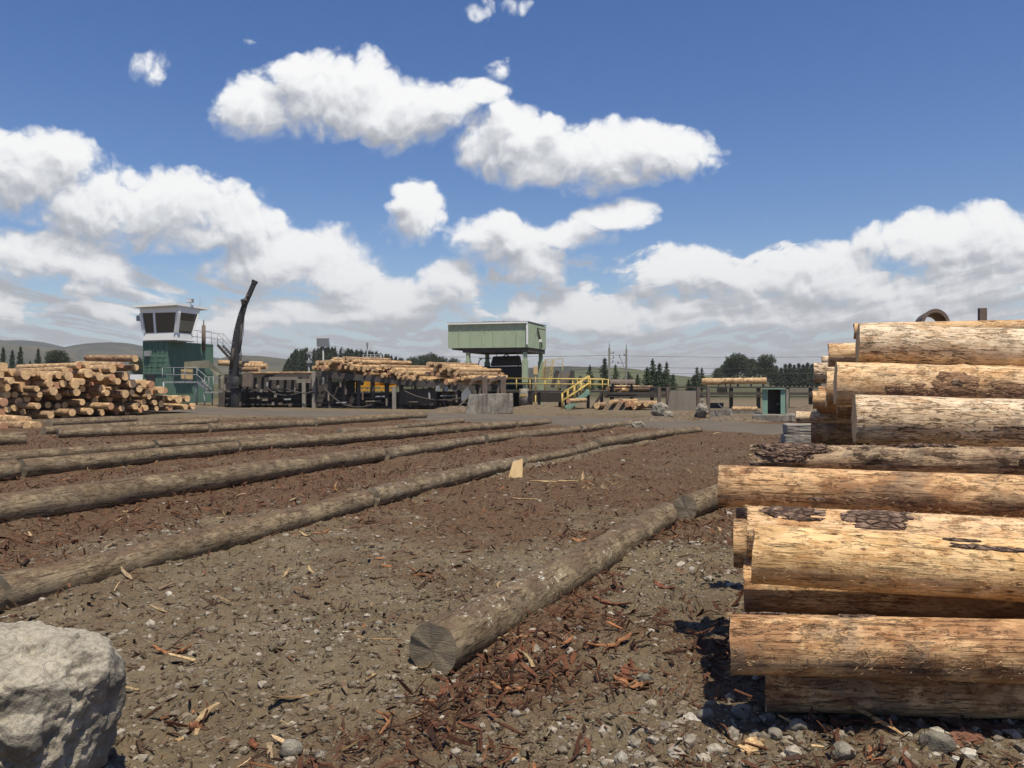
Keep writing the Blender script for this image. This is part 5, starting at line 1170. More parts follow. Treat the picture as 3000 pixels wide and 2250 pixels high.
b = MB(); b.hexa([C(1440, 1128, 60), C(1535, 1128, 59.5), C(1535, 1128, 60), C(1440, 1128, 60.4)], [C(1440, 1120, 60), C(1535, 1120, 59.5), C(1535, 1120, 60), C(1440, 1120, 60.4)]); b.hexa([C(1440, 1147, 59.8), C(1550, 1147, 59.3), C(1550, 1147, 60), C(1440, 1147, 60.4)], [C(1440, 1140, 59.8), C(1550, 1140, 59.3), C(1550, 1140, 60), C(1440, 1140, 60.4)]); bw(b, 'skirt_plate', 'shedgreen', db)

# --- yellow railed walkway with stairs
yw = thing('railed_walkway', 'dark walkway with thin yellow handrails in front of the hopper', 'walkway', (3, 57.5, 0))
def Y_(px, py): return P(px, py, 58.6 - (px - 1470) / 310 * 2.4)
b = MB(); b.hexa([Y_(1470, 1150), Y_(1785, 1150), Y_(1785, 1147) + Vector((0, 1.3, 0)), Y_(1470, 1147) + Vector((0, 1.3, 0))], [Y_(1470, 1145), Y_(1785, 1145), Y_(1785, 1143) + Vector((0, 1.3, 0)), Y_(1470, 1143) + Vector((0, 1.3, 0))])
for px in (1500, 1580, 1660, 1725, 1765): q = Y_(px, 1150) + Vector((0, .5, 0)); b.beam(Vector((q.x, q.y, -.1)), q, .2, .2)
b.beam(Y_(1765, 1150), Vector((Y_(1735, 1192).x, 56.6, 0)), .14, .14); b.hexa([Y_(1500, 1180) + Vector((0, 2, 0)), Y_(1700, 1180) + Vector((0, 2, 0)), Y_(1700, 1180) + Vector((0, 4, 0)), Y_(1500, 1180) + Vector((0, 4, 0))], [Y_(1500, 1152) + Vector((0, 2, 0)), Y_(1700, 1152) + Vector((0, 2, 0)), Y_(1700, 1152) + Vector((0, 4, 0)), Y_(1500, 1152) + Vector((0, 4, 0))])
bw(b, 'deck', 'steel', yw)
b = MB()
for y0, y1 in ((1108, 1112), (1124, 1126)): b.tube([Y_(1482, y0), Y_(1783, y1)], .04, 6); 
for px in (1513, 1553, 1597, 1637, 1678, 1692, 1730, 1765, 1782): b.tube([Y_(px, 1147), Y_(px, 1107 + (px - 1482) / 301 * 4)], .04, 6)
b.tube([Y_(1483, 1108) + Vector((0, 1.2, 0)), Y_(1778, 1110) + Vector((0, 1.2, 0))], .035, 6)
bw(b, 'handrail', 'yellow', yw)
b = MB(); p0, p1 = Y_(1727, 1146), Vector((Y_(1655, 1200).x, 55.6, .0))
for o in (0, .9): b.beam(p0 + Vector((0, o, 0)), p1 + Vector((0, o, 0)), .07, .32)
for k in range(9): q = p0.lerp(p1, (k + .5) / 9); b.box(q.x - .14, q.x + .14, q.y, q.y + .9, q.z - .02, q.z + .03)
s_ = bw(b, 'stair', 'shedgreen', yw)
b = MB()
for o in (0, .9):
    b = MB()
    for h in (.55, 1.05): b.tube([p0 + Vector((-.0, o, h)), p1 + Vector((-.25, o, h))], .038, 6)
    for f in (0, .3, .55, .8, 1): q = p0.lerp(p1, f) + Vector((-.25 * f, o, 0)); b.tube([q, q + Vector((0, 0, 1.05))], .036, 6)
    bw(b, 'stair_rail', 'yellow', s_, yw)
ys = thing('steep_stair', 'steep yellow railed stair rising behind the walkway by the hopper post', 'stair', C(1600, 1112, 61))
b = MB()
for dx in (0, 24):
    b = MB()
    for o in (0, 7): b.beam(C(1584 + dx + o, 1116, 60.6 - dx * .04), C(1596 + dx + o * .6, 1052, 60.6 - dx * .04), .05, .05)
    for k in range(6): f = k / 6; b.beam(C(1584 + dx + f * 12, 1116 - 64 * f, 60.6 - dx * .04), C(1591 + dx + f * 10, 1112 - 62 * f, 60.6 - dx * .04), .04, .04)
    if dx: b.beam(C(1628, 1052, 59.7), C(1649, 1051, 59.5), .05, .05); b.beam(C(1649, 1051, 59.5), C(1648, 1086, 59.5), .05, .05); b.beam(C(1628, 1066, 59.7), C(1649, 1067, 59.5), .04, .04)
    bw(b, 'stair_rail', 'yellow', ys)
b = MB(); p0, p1 = C(1596, 1114, 60.4), C(1610, 1054, 60.6)
for k in range(11): q = p0.lerp(p1, k / 10); b.box(q.x - .3, q.x + .3, q.y - .1, q.y + .12, q.z - .02, q.z + .02)
bw(b, 'tread', 'yellow', ys)
b = MB(); q = C(1569, 1148, 57.2); b.tube([Vector((q.x, q.y, .9)), C(1569, 1082, 57.2)], .04, 6); b.box(q.x - .15, q.x + .15, q.y - .1, q.y + .1, 2.35, 2.9)
o = thing('control_pedestal', 'small ochre control box on a thin post in front of the yellow stair', 'control box', (q.x, q.y, 0)); bw(b, 'box', 'ply', o)
b = MB(); b.tube([Vector((q.x, q.y, -.1)), Vector((q.x, q.y, .9))], .045, 6); bw(b, 'post', 'yellow', o)
# bins / chutes behind the rail
ch = thing('infeed_chute', 'grey brown chute frame behind the yellow rails', 'chute', C(1660, 1130, 62))
b = MB(); b.hexa([C(1630, 1138, 61), C(1690, 1138, 60.5), C(1690, 1138, 62), C(1630, 1138, 62.5)], [C(1640, 1090, 61), C(1680, 1090, 60.5), C(1680, 1090, 62), C(1640, 1090, 62.5)]); bw(b, 'chute', 'plate', ch)
b = MB(); b.beam(C(1618, 1135, 60.8), C(1634, 1086, 60.8), .12, .3); b.beam(C(1672, 1108, 60.3), C(1678, 1086, 60.3), .12, .3); b.beam(C(1682, 1135, 60.3), C(1702, 1102, 60.3), .12, .2); bw(b, 'frame', 'steel', ch)
for x in (1640, 1680):
    b = MB(); q = C(x, 1138, 61.5); b.beam(Vector((q.x, q.y, 0)), q, .2, .2); bw(b, 'leg', 'steel', ch)

# --- transfer line running off to the right
tl = thing('transfer_line', 'long low steel transfer line crossing behind the plate and the small green shed', 'conveyor', (13, 58, 0))
b = MB()
for y0, y1, d in ((1132, 1136, 58), (1149, 1156, 57.6), (1160, 1163, 57.5)): b.hexa([P(1780, y1, d), P(2520, y1 + 1, d), P(2520, y1 + 1, d + .4), P(1780, y1, d + .4)], [P(1780, y0, d), P(2520, y0 + 1, d), P(2520, y0 + 1, d + .4), P(1780, y0, d + .4)])
b.hexa([P(1770, 1165, 59.5), P(2060, 1165, 59.5), P(2060, 1165, 61), P(1770, 1165, 61)], [P(1770, 1150, 59.5), P(2060, 1150, 59.5), P(2060, 1150, 61), P(1770, 1150, 61)])
bw(b, 'rail', 'steel', tl)
for px in (1792, 1850, 1910, 2022, 2142, 2222, 2307, 2375):
    b = MB(); q = P(px, 1133, 58.2); b.beam(Vector((q.x, q.y, -.1)), q, .22, .22); bw(b, 'post', 'steel', tl)
b = MB()
for px in (1915, 2100, 2115): b.hexa([P(px, 1152, 58.7), P(px + 16, 1152, 58.7), P(px + 16, 1152, 59.2), P(px, 1152, 59.2)], [P(px, 1133, 58.7), P(px + 16, 1133, 58.7), P(px + 16, 1133, 59.2), P(px, 1133, 59.2)])
bw(b, 'housing', 'black', tl); b = MB(); b.hexa([P(2080, 1196, 57.8), P(2120, 1196, 57.8), P(2120, 1196, 59.5), P(2080, 1196, 59.5)], [P(2080, 1180, 57.8), P(2120, 1180, 57.8), P(2120, 1180, 59.5), P(2080, 1180, 59.5)]); bw(b, 'housing', 'black', tl)
b = MB(); b.hexa([P(2315, 1152, 59), P(2385, 1152, 59), P(2385, 1152, 59.3), P(2315, 1152, 59.3)], [P(2315, 1138, 59), P(2385, 1138, 59), P(2385, 1138, 59.3), P(2315, 1138, 59.3)]); bw(b, 'side_plate', 'plate', tl); b = MB(); b.hexa([P(2400, 1162, 56), P(2435, 1162, 56), P(2435, 1162, 57), P(2400, 1162, 57)], [P(2406, 1124, 56), P(2435, 1124, 56), P(2435, 1124, 57), P(2406, 1124, 57)]); bw(b, 'side_plate', 'plate', tl)
bt = thing('belt_guard', 'brown half round belt guard at the far end of the walkway', 'guard', P(1820, 1135, 58))
b = MB(); pp = [P(1786, 1117, 57.5), P(1860, 1117, 57.5)]
for k in range(9):
    pass
n = 10; vs = []; 
for f, px in ((0, 1786), (1, 1860)):
    for k in range(n + 1): a = math.pi * k / n; q = P(px, 1124, 57.8); vs.append(q + Vector((0, math.cos(a) * .35, math.sin(a) * .30)))
b.add(vs, [(k, k + 1, n + 2 + k, n + 1 + k) for k in range(n)] + [tuple(range(n + 1)), tuple(range(2 * n + 1, n, -1))], False); bw(b, 'cover', 'brown', bt)
for px in (1795, 1850): q = P(px, 1124, 57.8); bw(MB().beam(Vector((q.x, q.y, .4)), q, .14, .14), 'leg', 'steel', bt)
a, c = P(2056, 1118, 57.0), P(2245, 1115, 56.6); pile_log(a, c - a, .46, (c - a).length, 1, 'single pale log lying across the top of the transfer line posts', None, 1.0)
for k, (x, y, d0, lab) in enumerate([(1780, 1140, .38, 'pale log on the transfer line beside the walkway end, left one'), (1800, 1137, .42, 'pale log on the transfer line, second from the walkway'), (1818, 1142, .36, 'pale log on the transfer line, third from the walkway'), (1838, 1138, .42, 'pale log on the transfer line, right end of its group')]):
    p = P(x, y, 59); pile_log(p, Vector((.8, .55, 0)), d0, 2.4, k, lab, 'pale logs on the transfer line', k)
for k, (x, y, wd, lab) in enumerate([(1838, 1185, 16, 'reddish log end under the transfer line, second from the left'), (1852, 1184, 17, 'reddish log end under the transfer line, middle one'), (1872, 1182, 14, 'tan log end under the transfer line, between two dark gaps'), (1893, 1184, 16, 'tan log end under the transfer line, nearest the grey rock'),
                                     (1822, 1176, 12, 'small log end under the transfer line, left and highest'), (1857, 1194, 12, 'small log end at the foot of the reddish logs'), (1748, 1188, 18, 'chipped stump lying behind the stair foot'), (1790, 1178, 14, 'pale log end showing behind the chip mound'), (1665, 1175, 14, 'log end in the shade behind the yellow stair')]):
    p = P(x, y, 53.5); pile_log(p, Vector((.45, .9, 0)), wd / F * p.y, 3.0, [4, 4, 0, 1, 4, 2, 3, 1, 4][k], lab, 'log ends under the transfer line', k)
# --- upright steel plate gate, rocks, shed, plinth
gt = thing('steel_plate_gate', 'dull steel plate hung between brown posts beside two rocks', 'gate', (G(1995, 1222).x, 43.5, 0))
def K_(px, py, d=43.5): return P(px, py, d)
b = MB(); b.hexa([K_(1953, 1202), K_(2038, 1203), K_(2038, 1203, 43.7), K_(1953, 1202, 43.7)], [K_(1964, 1144), K_(2040, 1145), K_(2040, 1145, 43.7), K_(1964, 1144, 43.7)]); bw(b, 'plate', 'plate', gt)
for x0, y0, y1, w_ in ((1931, 1222, 1135, 9), (1956, 1222, 1133, 9), (2045, 1222, 1135, 8), (2075, 1226, 1132, 9)):
    b = MB(); q = K_(x0, y1, 43.9); b.beam(Vector((q.x, q.y, -.1)), q, w_ / F * 43.5 * 1.0, .2); bw(b, 'post', 'brown', gt)
b = MB(); b.beam(K_(1926, 1150, 43.9), K_(1956, 1150, 43.9), .1, .12); bw(b, 'crossbar', 'brown', gt)
def rock(lab, px, py, w_, h_, d, seed, tall=1.0):
    v, f = ico(4); g = np.random.default_rng(seed); p = v * np.array([w_ / 2, w_ / 2.2, h_ / 2])
    for k in range(7):
        c = g.normal(0, 1, 3); c /= np.linalg.norm(c); lim = g.uniform(.55, .85) * np.abs(c * np.array([w_ / 2, w_ / 2.2, h_ / 2])).sum() * .8
        dd = p @ c - lim; p = p - np.maximum(dd, 0)[:, None] * c
    p = p * (1 + np.array([mn.fractal(Vector(q) * 3 + Vector((seed, 0, 0)), .8, 2, 4) for q in v * .6])[:, None] * .12)
    o = mkobj('rock', npmesh('rock', p, f, M['rock'], smooth_=False)); q = P(px, py, d); o.location = q; tag(o, lab, 'rock', 'grey rocks by the steel plate gate')
rock('pale angular rock leaning at the left foot of the steel plate gate', 1934, 1203, .95, .95, 42.3, 3)
rock('flat low rock at the right of the angular rock by the gate', 1955, 1215, .62, .42, 42.0, 4)
rock('rough grey rock under the right post of the steel plate gate', 2057, 1205, .68, .85, 42.5, 5)
rock('small pale stone topping the rock under the right gate post', 2058, 1176, .2, .32, 42.5, 6)
rock('low grey rock at the road side near the end of the ragged log', 1868, 1247, .55, .35, 33.0, 7)
sh = thing('small_shed', 'narrow teal kiosk with a dark open doorway on a concrete plinth', 'shed', (P(2266, 1215, 40).x, 40, .3))
b = MB()
b.hexa([P(2233, 1213, 39.4), P(2249, 1213, 39.4), P(2249, 1213, 40.6), P(2233, 1213, 40.6)], [P(2233, 1141, 39.4), P(2248, 1141, 39.4), P(2248, 1141, 40.6), P(2233, 1141, 40.6)])
b.hexa([P(2287, 1213, 39.3), P(2301, 1213, 39.3), P(2301, 1213, 40.6), P(2287, 1213, 40.6)], [P(2287, 1141, 39.3), P(2300, 1141, 39.3), P(2300, 1141, 40.6), P(2287, 1141, 40.6)]); bw(b, 'wall', 'shedgreen', sh)
b = MB(); b.hexa([P(2231, 1140.5, 39.2), P(2303, 1140.5, 39.2), P(2303, 1140.5, 40.7), P(2231, 1140.5, 40.7)], [P(2231, 1137, 39.2), P(2303, 1137, 39.2), P(2303, 1137, 40.7), P(2231, 1137, 40.7)]); bw(b, 'roof', 'shedgreen', sh)
b = MB(); b.hexa([P(2249, 1213, 40.0), P(2287, 1213, 40.0), P(2287, 1213, 40.1), P(2249, 1213, 40.1)], [P(2249, 1141, 40.0), P(2287, 1141, 40.0), P(2287, 1141, 40.1), P(2249, 1141, 40.1)]); dr = bw(b, 'door', 'steel', sh)
b = MB(); b.hexa([P(2275, 1186, 39.9), P(2282, 1186, 39.9), P(2282, 1186, 40.0), P(2275, 1186, 40.0)], [P(2275, 1182, 39.9), P(2282, 1182, 39.9), P(2282, 1182, 40.0), P(2275, 1182, 40.0)]); bw(b, 'notice_plate', 'grey', dr, sh)
b = MB(); q = P(2306, 1140, 40.3); b.beam(Vector((q.x, q.y, .1)), q, .12, .12); bw(b, 'post', 'post', sh)
pb = thing('concrete_plinth', 'low concrete plinth under the small teal kiosk', 'plinth', (P(2266, 1235, 39).x, 39, 0))
b = MB(); b.hexa([P(2206, 1237, 38.6), P(2330, 1236, 38.4), P(2330, 1234, 41.0), P(2206, 1235, 41.0)], [P(2206, 1215, 38.6), P(2330, 1216, 38.4), P(2330, 1210, 41.0), P(2206, 1209.5, 41.0)]); bw(b, 'block', 'conc', pb, None, .03)
lw = thing('low_concrete_wall', 'low debris covered concrete wall running left of the plinth', 'wall', (P(2110, 1225, 46).x, 46, 0))
b = MB(); b.hexa([P(2080, 1227, 42), P(2140, 1227, 42), P(2140, 1227, 42.5), P(2080, 1227, 42.5)], [P(2080, 1200, 42), P(2140, 1200, 42), P(2140, 1200, 42.5), P(2080, 1200, 42.5)]); b.hexa([P(2140, 1222, 48.5), P(2225, 1222, 48.5), P(2225, 1222, 49), P(2140, 1222, 49)], [P(2140, 1203, 48.5), P(2225, 1203, 48.5), P(2225, 1203, 49), P(2140, 1203, 49)]); bw(b, 'block', 'conc', lw)
a, c = P(2145, 1198, 50), P(2218, 1198, 50); pile_log(a, c - a, .3, (c - a).length, 1, 'weathered log lying on the low concrete wall', None, 0)
hp_ = [P(2103, 1170, 41.8), P(2106, 1184, 41.8), P(2116, 1194, 41.8), P(2130, 1199, 41.8), P(2140, 1200, 41.8), P(2142, 1210, 41.7), P(2148, 1218, 41.6), P(2166, 1221, 41.4)]
hs_ = []
for k in range(len(hp_) - 1):
    a0, a1, a2, a3 = hp_[max(k - 1, 0)], hp_[k], hp_[k + 1], hp_[min(k + 2, len(hp_) - 1)]
    for q in range(5): f = q / 5; hs_.append(.5 * (2 * a1 + (a2 - a0) * f + (2 * a0 - 5 * a1 + 4 * a2 - a3) * f * f + (3 * a1 - a0 - 3 * a2 + a3) * f ** 3))
o = MB().tube(hs_, .018, 6).build('hose', M['grey']); tag(o, 'thin pale hose hanging down over the low concrete wall', 'hose')
# chip mounds and debris on the ground near the works
def mound(px, py, r, h, seed, lab, mat='litter'):
    n = 26; th = np.linspace(0, 2 * np.pi, 40, endpoint=False); V = []
    c = G(px, py)
    for k in range(n):
        f = k / (n - 1); rr = r * f * (1 + .35 * (fbm(np.cos(th) * 1.5 + seed, np.sin(th) * 1.5, 3, seed) - .5)); z = h * (1 - f * f) ** 1.3 + (fbm(np.cos(th) * rr * 6 + seed, np.sin(th) * rr * 6, 4, seed) - .5) * h * .5 * (1 - f) - .03
        V.append(np.stack([c.x + np.cos(th) * rr, c.y + np.sin(th) * rr * .7, z + gz(c.x + np.cos(th) * rr, c.y + np.sin(th) * rr) * f], -1))
    V = np.vstack(V); i, j = np.meshgrid(np.arange(n - 1), np.arange(40), indexing='ij'); j2 = (j + 1) % 40
    Fq = np.stack([i * 40 + j, (i + 1) * 40 + j, (i + 1) * 40 + j2, i * 40 + j2], -1).reshape(-1, 4)
    o = mkobj('chip_mound', npmesh('chip_mound', V, Fq, M['chipmound'])); tag(o, lab, 'mound')
M['chipmound'] = material('chip_mound', lambda t: (lambda p: {'Base Color': t.ramp(t.noise(p, 7, 7, .75, 1.0), [(.36, (.07, .048, .03)), (.5, (.14, .102, .065)), (.62, (.26, .20, .13))]), 'Roughness': .95, 'Normal': t.bump(t.noise(p, 10, 6, .75), 1, .08)})(t.new('ShaderNodeNewGeometry').outputs['Position']))
mound(1810, 1200, 1.6, .75, 3, 'mound of pale wood chips heaped behind the grey rock')
mound(2030, 1222, 1.3, .32, 4, 'scatter of chips heaped under the steel plate gate')
mound(1925, 1232, 1.8, .22, 5, 'low spread of grassy debris in front of the angular rock')
mound(2150, 1232, 2.2, .25, 6, 'low debris bank between the gate rocks and the kiosk plinth')
mound(2400, 1215, 2.4, .6, 7, 'dark debris bank right of the teal kiosk')
mound(1340, 1205, 2.0, .35, 8, 'bark heap at the left foot of the concrete abutment')
mound(1570, 1197, 2.4, .28, 9, 'bark heap around the round footing of the hopper')

# --- steel arch and post above the right stack
sa = thing('steel_stanchions', 'rusty steel hoop and post rising behind the topmost big log', 'stanchion', P(2740, 1118, 10.3))
def hoop(cx, cy, r0, r1, a0, a1, d0, d1, n=22):
    b = MB(); vs = []
    for k in range(n + 1):
        a = R(a0 + (a1 - a0) * k / n)
        for d in (d0, d1):
            for r in (r0, r1): vs.append(P(cx + r * math.cos(a), cy - r * 1.15 * math.sin(a), 10.3) + Vector(((d - 10.3) * .35, d - 10.3, 0)))
    fs = []
    for k in range(n):
        q = k * 4
        for u, v in ((0, 1), (1, 3), (3, 2), (2, 0)): fs.append((q + u, q + v, q + 4 + v, q + 4 + u))
    fs += [(0, 1, 3, 2), (n * 4, n * 4 + 1, n * 4 + 3, n * 4 + 2)]; b.add(vs, fs); return b
bw(hoop(2732, 958, 33, 42, 165, 0, 10.05, 10.75), 'hoop', 'brown', sa)
b = MB(); b.beam(P(2879, 1118, 10.3), P(2878, 903, 10.3), .09, .05); bw(b, 'post', 'brown', sa)
b = MB(); b.beam(P(2764, 948, 10.3), P(2872, 951, 10.3), .06, .05); b.beam(P(2689, 1118, 10.3), P(2689, 946, 10.3), .04, .3); b.beam(P(2765, 1118, 10.3), P(2765, 946, 10.3), .04, .3); bw(b, 'crossbar', 'brown', sa)

# ------------------------------------------------------------------ masts, poles, wires
def mast(px, py0, d, kind, lab, r=.06):
    q = P(px, py0, d); o = thing('light_mast' if kind == 'flood' else 'camera_mast', lab, 'mast', (q.x, q.y, 0))
    b = MB(); b.tube([Vector((q.x, q.y, -.1)), q], [r * 1.3, r], 8); bw(b, 'pole', 'grey', o)
    if kind == 'flood':
        b = MB(); s = .55; b.hexa([q + Vector((-s, -.2, .0)), q + Vector((s, -.2, .0)), q + Vector((s, .3, .1)), q + Vector((-s, .3, .1))], [q + Vector((-s * .95, -.35, .75)), q + Vector((s * .9, -.35, .75)), q + Vector((s * .9, .1, .85)), q + Vector((-s * .95, .1, .85))]); bw(b, 'lamp_head', 'grey', o)
    elif kind == 'cam':
        b = MB(); b.box(q.x - .1, q.x + .1, q.y - .3, q.y + .1, q.z - .1, q.z + .25); bw(b, 'camera', 'grey', o)
    else:
        b = MB()
        for z in (.35, 1.1): b.box(q.x - .15, q.x + .25, q.y - .2, q.y + .1, q.z - z - .1, q.z - z + .12)
        b.beam(q + Vector((.05, 0, -2.6)), q + Vector((2.0, 0, -1.2)), .06, .06); bw(b, 'bracket', 'grey', o)
mast(947, 1016, 75, 'flood', 'tall mast with a square floodlight above the sloping deck', .08); mast(905, 1022, 70, 'arm', 'thin mast with clamps left of the floodlight mast', .07)
mast(1006, 1032, 72, 'cam', 'short mast with a small camera above the log heap', .05); mast(1076, 1010, 95, 'cam', 'distant mast with a dark lamp right of the floodlight mast', .06)
gn = thing('gantry_rail', 'thin grey pipe railing showing above the logs on the deck', 'railing', P(1090, 1050, 64))
b = MB()
for y in (1039, 1045): b.tube([P(1064, y, 64), P(1117, y + 1, 64)], .03, 6)
for x in (1064, 1086, 1098, 1114, 1117): b.tube([P(x, 1085, 64), P(x, 1038, 64)], .03, 6)
bw(b, 'rail', 'grey', gn)
def railpole(px, top, d, lab, arm):
    q = P(px, top, d); o = thing('railway_pole', lab, 'pole', (q.x, q.y, 0))
    b = MB(); b.beam(Vector((q.x, q.y, -.1)), q, .26, .22); bw(b, 'mast', 'post', o)
    b = MB(); b.tube([q, q + Vector((0, 0, .9))], .06, 6)
    for s in arm: b.beam(q + Vector((0, 0, -s[0])), q + Vector((s[1], 0, -s[2])), .09, .09); b.tube([q + Vector((s[1], 0, -s[2])), q + Vector((s[1], 0, -s[2] + .35))], .09, 6)
    bw(b, 'bracket', 'grey', o); return q
q1 = railpole(1785, 1020, 118, 'plain railway mast among young pines, left of the pair', [(.6, .55, .8), (1.6, .6, 1.4), (2.2, .5, 2.0)])
q2 = railpole(1835, 1024, 122, 'railway mast with slanting bracket arm, right of the pair', [(.9, -.3, .9), (3.4, -1.0, 1.0), (2.0, -1.2, 2.0)])
for k, (z0, lab) in enumerate([(1.0, 'highest overhead railway wire crossing behind the masts'), (2.6, 'middle overhead railway wire crossing behind the masts'), (3.4, 'lowest overhead railway wire crossing behind the masts')]):
    pts = []
    for i in range(60):
        x = -14 + i * 2.2; f = ((x - q1.x) / 40) % 1.0; pts.append(Vector((x, 119 + (x - q1.x) * .03, q1.z - z0 - .5 * 4 * f * (1 - f) * .5)))
    o = MB().tube(pts, .022, 4).build('overhead_wire', M['steel']); tag(o, lab, 'wire', 'overhead railway wires')

# ------------------------------------------------------------------ trees
def conifer(seed, h, wid, style):
    g = np.random.default_rng(seed); V = []; n_lv = int(h * 4.2)
    cen = []; 
    lob = [(g.uniform(-.3, .3) * wid, g.uniform(-.3, .3) * wid, h * g.uniform(.55, .86), wid * g.uniform(.3, .5), h * g.uniform(.14, .26)) for _ in range(7)]
    lob += [(0, 0, h * .78, wid * .38, h * .22), (0, 0, h * .45, wid * .5, h * .3)]
    if style == 'round':
        for x, y, z, r, rz_ in lob:
            m = 260; d = g.normal(0, 1, (m, 3)); d /= np.linalg.norm(d, axis=1, keepdims=True); rr = g.uniform(.35, 1.22, (m, 1)) ** .6
            cen.append(np.array([x, y, z]) + d * rr * np.array([r, r, rz_]))
    else:
        for k in range(n_lv):
            f = (k + g.uniform(-.3, .3)) / n_lv; z = h * (.08 + .92 * f); r = wid / 2 * ((1 - f) ** .8) * g.uniform(.65, 1.15)
            for q in range(g.integers(5, 9)):
                a = g.uniform(0, 6.28); l = r * g.uniform(.6, 1.15); m = max(2, int(l * 6)); s = np.linspace(.15, 1, m)[:, None]
                cen.append(np.array([0, 0, z]) + s * np.array([l * math.cos(a), l * math.sin(a), l * g.uniform(.05, .45)]) + g.normal(0, .05, (m, 3)))
        cen.append(np.stack([g.normal(0, .05, 14), g.normal(0, .05, 14), np.linspace(h * .8, h * 1.03, 14)], 1))
    c = np.vstack(cen); n = len(c); s = (.30 if style == 'round' else .20) * (h / (9 if style == 'round' else 6)) ** .5
    # each tuft: three crossed slim blades
    N = n * 4; ctr = np.repeat(c, 4, 0) + g.normal(0, s * .35, (N, 3)); u = g.normal(0, 1, (N, 3)); u[:, 2] = np.abs(u[:, 2]) * .8 + .1; u /= np.linalg.norm(u, axis=1, keepdims=True)
    w_ = np.cross(u, g.normal(0, 1, (N, 3))); w_ /= np.linalg.norm(w_, axis=1, keepdims=True); L = s * g.uniform(.7, 1.6, (N, 1)); B = s * g.uniform(.22, .46, (N, 1))
    V = np.stack([ctr - w_ * B, ctr + u * L * .55 - w_ * B * .9, ctr + u * L, ctr + w_ * B], 1).reshape(-1, 3)
    Fq = np.arange(N * 4).reshape(-1, 4); return V, Fq
def trunk_mb(h, r):
    return MB().tube([(0, 0, -.2), (.03, 0, h * .3), (0, .04, h * .65), (0, 0, h * .97)], [r, r * .8, r * .45, r * .1], 8)
TP = {}
def tree_proto(key, seed, h, wid, style, mat):
    V, Fq = conifer(seed, h, wid, style); TP[key] = (npmesh('crown', V, Fq, M[mat], smooth_=False), trunk_mb(h, .03 * h + .05), h)
for k in range(3): tree_proto(('young', k), 60 + k, 6.0, 3.6, 'young', 'pine2')
for k in range(3): tree_proto(('tall', k), 70 + k, 10.0, 4.4, 'young', 'pine')
for k in range(3): tree_proto(('round', k), 80 + k, 11.0, 7.0, 'round', 'pine')
TRK = {}
def tree(style, k, px, top, d, lab, group, wscale=1.0):
    crown, tmb, h = TP[(style, k)]; q = P(px, top, d); s = q.z / h
    o = thing('pine_tree', lab, 'tree', (q.x, d, 0), random.uniform(0, 6.28), group); o.scale = (s * wscale, s * wscale, s)
    mkobj('crown', crown, o)
    if (style, k) not in TRK:
        t_ = tmb.build('trunk', M['trunk'], o); TRK[(style, k)] = t_.data
    else: mkobj('trunk', TRK[(style, k)], o)
for px, top, d, lab, ws in [(1728, 1073, 130, 'small young pine left of the railway masts', 1.0), (1772, 1052, 125, 'tall young pine just left of the left railway mast', .95), (1803, 1071, 122, 'slim young pine between the two railway masts', .8), (1840, 1090, 128, 'low bushy pine at the foot of the right railway mast', 1.6),
                            (1868, 1098, 120, 'small pine shoot right of the right railway mast', 1.2), (1912, 1056, 115, 'highest young pine in the clump left of the steel plate gate', 1.0), (1932, 1066, 113, 'second pine of the clump above the steel plate gate', 1.1), (1953, 1064, 116, 'right hand pine of the clump above the steel plate gate', .9), (1896, 1078, 112, 'lower left pine of the clump above the steel plate gate', 1.2), (1972, 1098, 114, 'small bush pine at the right edge of that clump', 1.3), (1680, 1092, 126, 'small dark pine behind the chute frame', .9), (1925, 1090, 111, 'low filling pine inside the clump above the gate', 1.6), (1945, 1092, 112, 'low filling pine on the right inside the clump above the gate', 1.6),
                            (2042, 1077, 150, 'dark young pine at the left of the lying log', 1.0), (2056, 1080, 152, 'second dark young pine left of the big pine grove', 1.0), (2033, 1100, 118, 'pale green bush pine below the dark young pine', 1.5), (2018, 1112, 116, 'small bush pine near the gate post', 1.2)]:
    tree('young', random.randrange(3), px, top, d, lab, 'young pines by the railway', ws)
for k, (px, top, lab, ws) in enumerate([(2162, 1035, 'tallest broad crown of the dark pine grove', 1.0), (2236, 1042, 'second broad crown of the dark pine grove', .95), (2200, 1050, 'crown in the dip between the two tallest of the grove', .9), (2125, 1066, 'left shoulder tree of the dark pine grove', .8), (2105, 1080, 'lowest left tree of the dark pine grove', .8), (2140, 1050, 'tree leaning on the tallest crown of the grove', .8), (2258, 1068, 'right shoulder tree next to the second broad crown', .8)]):
    tree('round', k % 3, px, top, 235 + (k % 4) * 5, lab, 'broad pines of the dark grove', ws)
for k in range(13):
    px = 2275 + k * 13; tree('tall', k % 3, px, [1072, 1078, 1068, 1066, 1070, 1066, 1069, 1064, 1068, 1066, 1070, 1075, 1085][k], 262 + (k % 3) * 6, 'narrow pine in the even row right of the grove, %s from the left' % ordinal(k + 1), 'narrow pines in the even row', 1.9)
for k, (px, top, lab) in enumerate([(1207, 1046, 'isolated round pine left of the far clump behind the deck'), (1240, 1044, 'left pine of the far clump behind the deck'), (1264, 1035, 'highest pine of the far clump behind the deck'), (1293, 1045, 'third pine of the far clump behind the deck'), (1328, 1052, 'rightmost pine of the far clump before the hopper'), (1378, 1066, 'small dark bush under the left edge of the hopper')]):
    tree('round', k % 3, px, top, 230 + k * 3, lab, 'pines of the far clump behind the deck', .75)
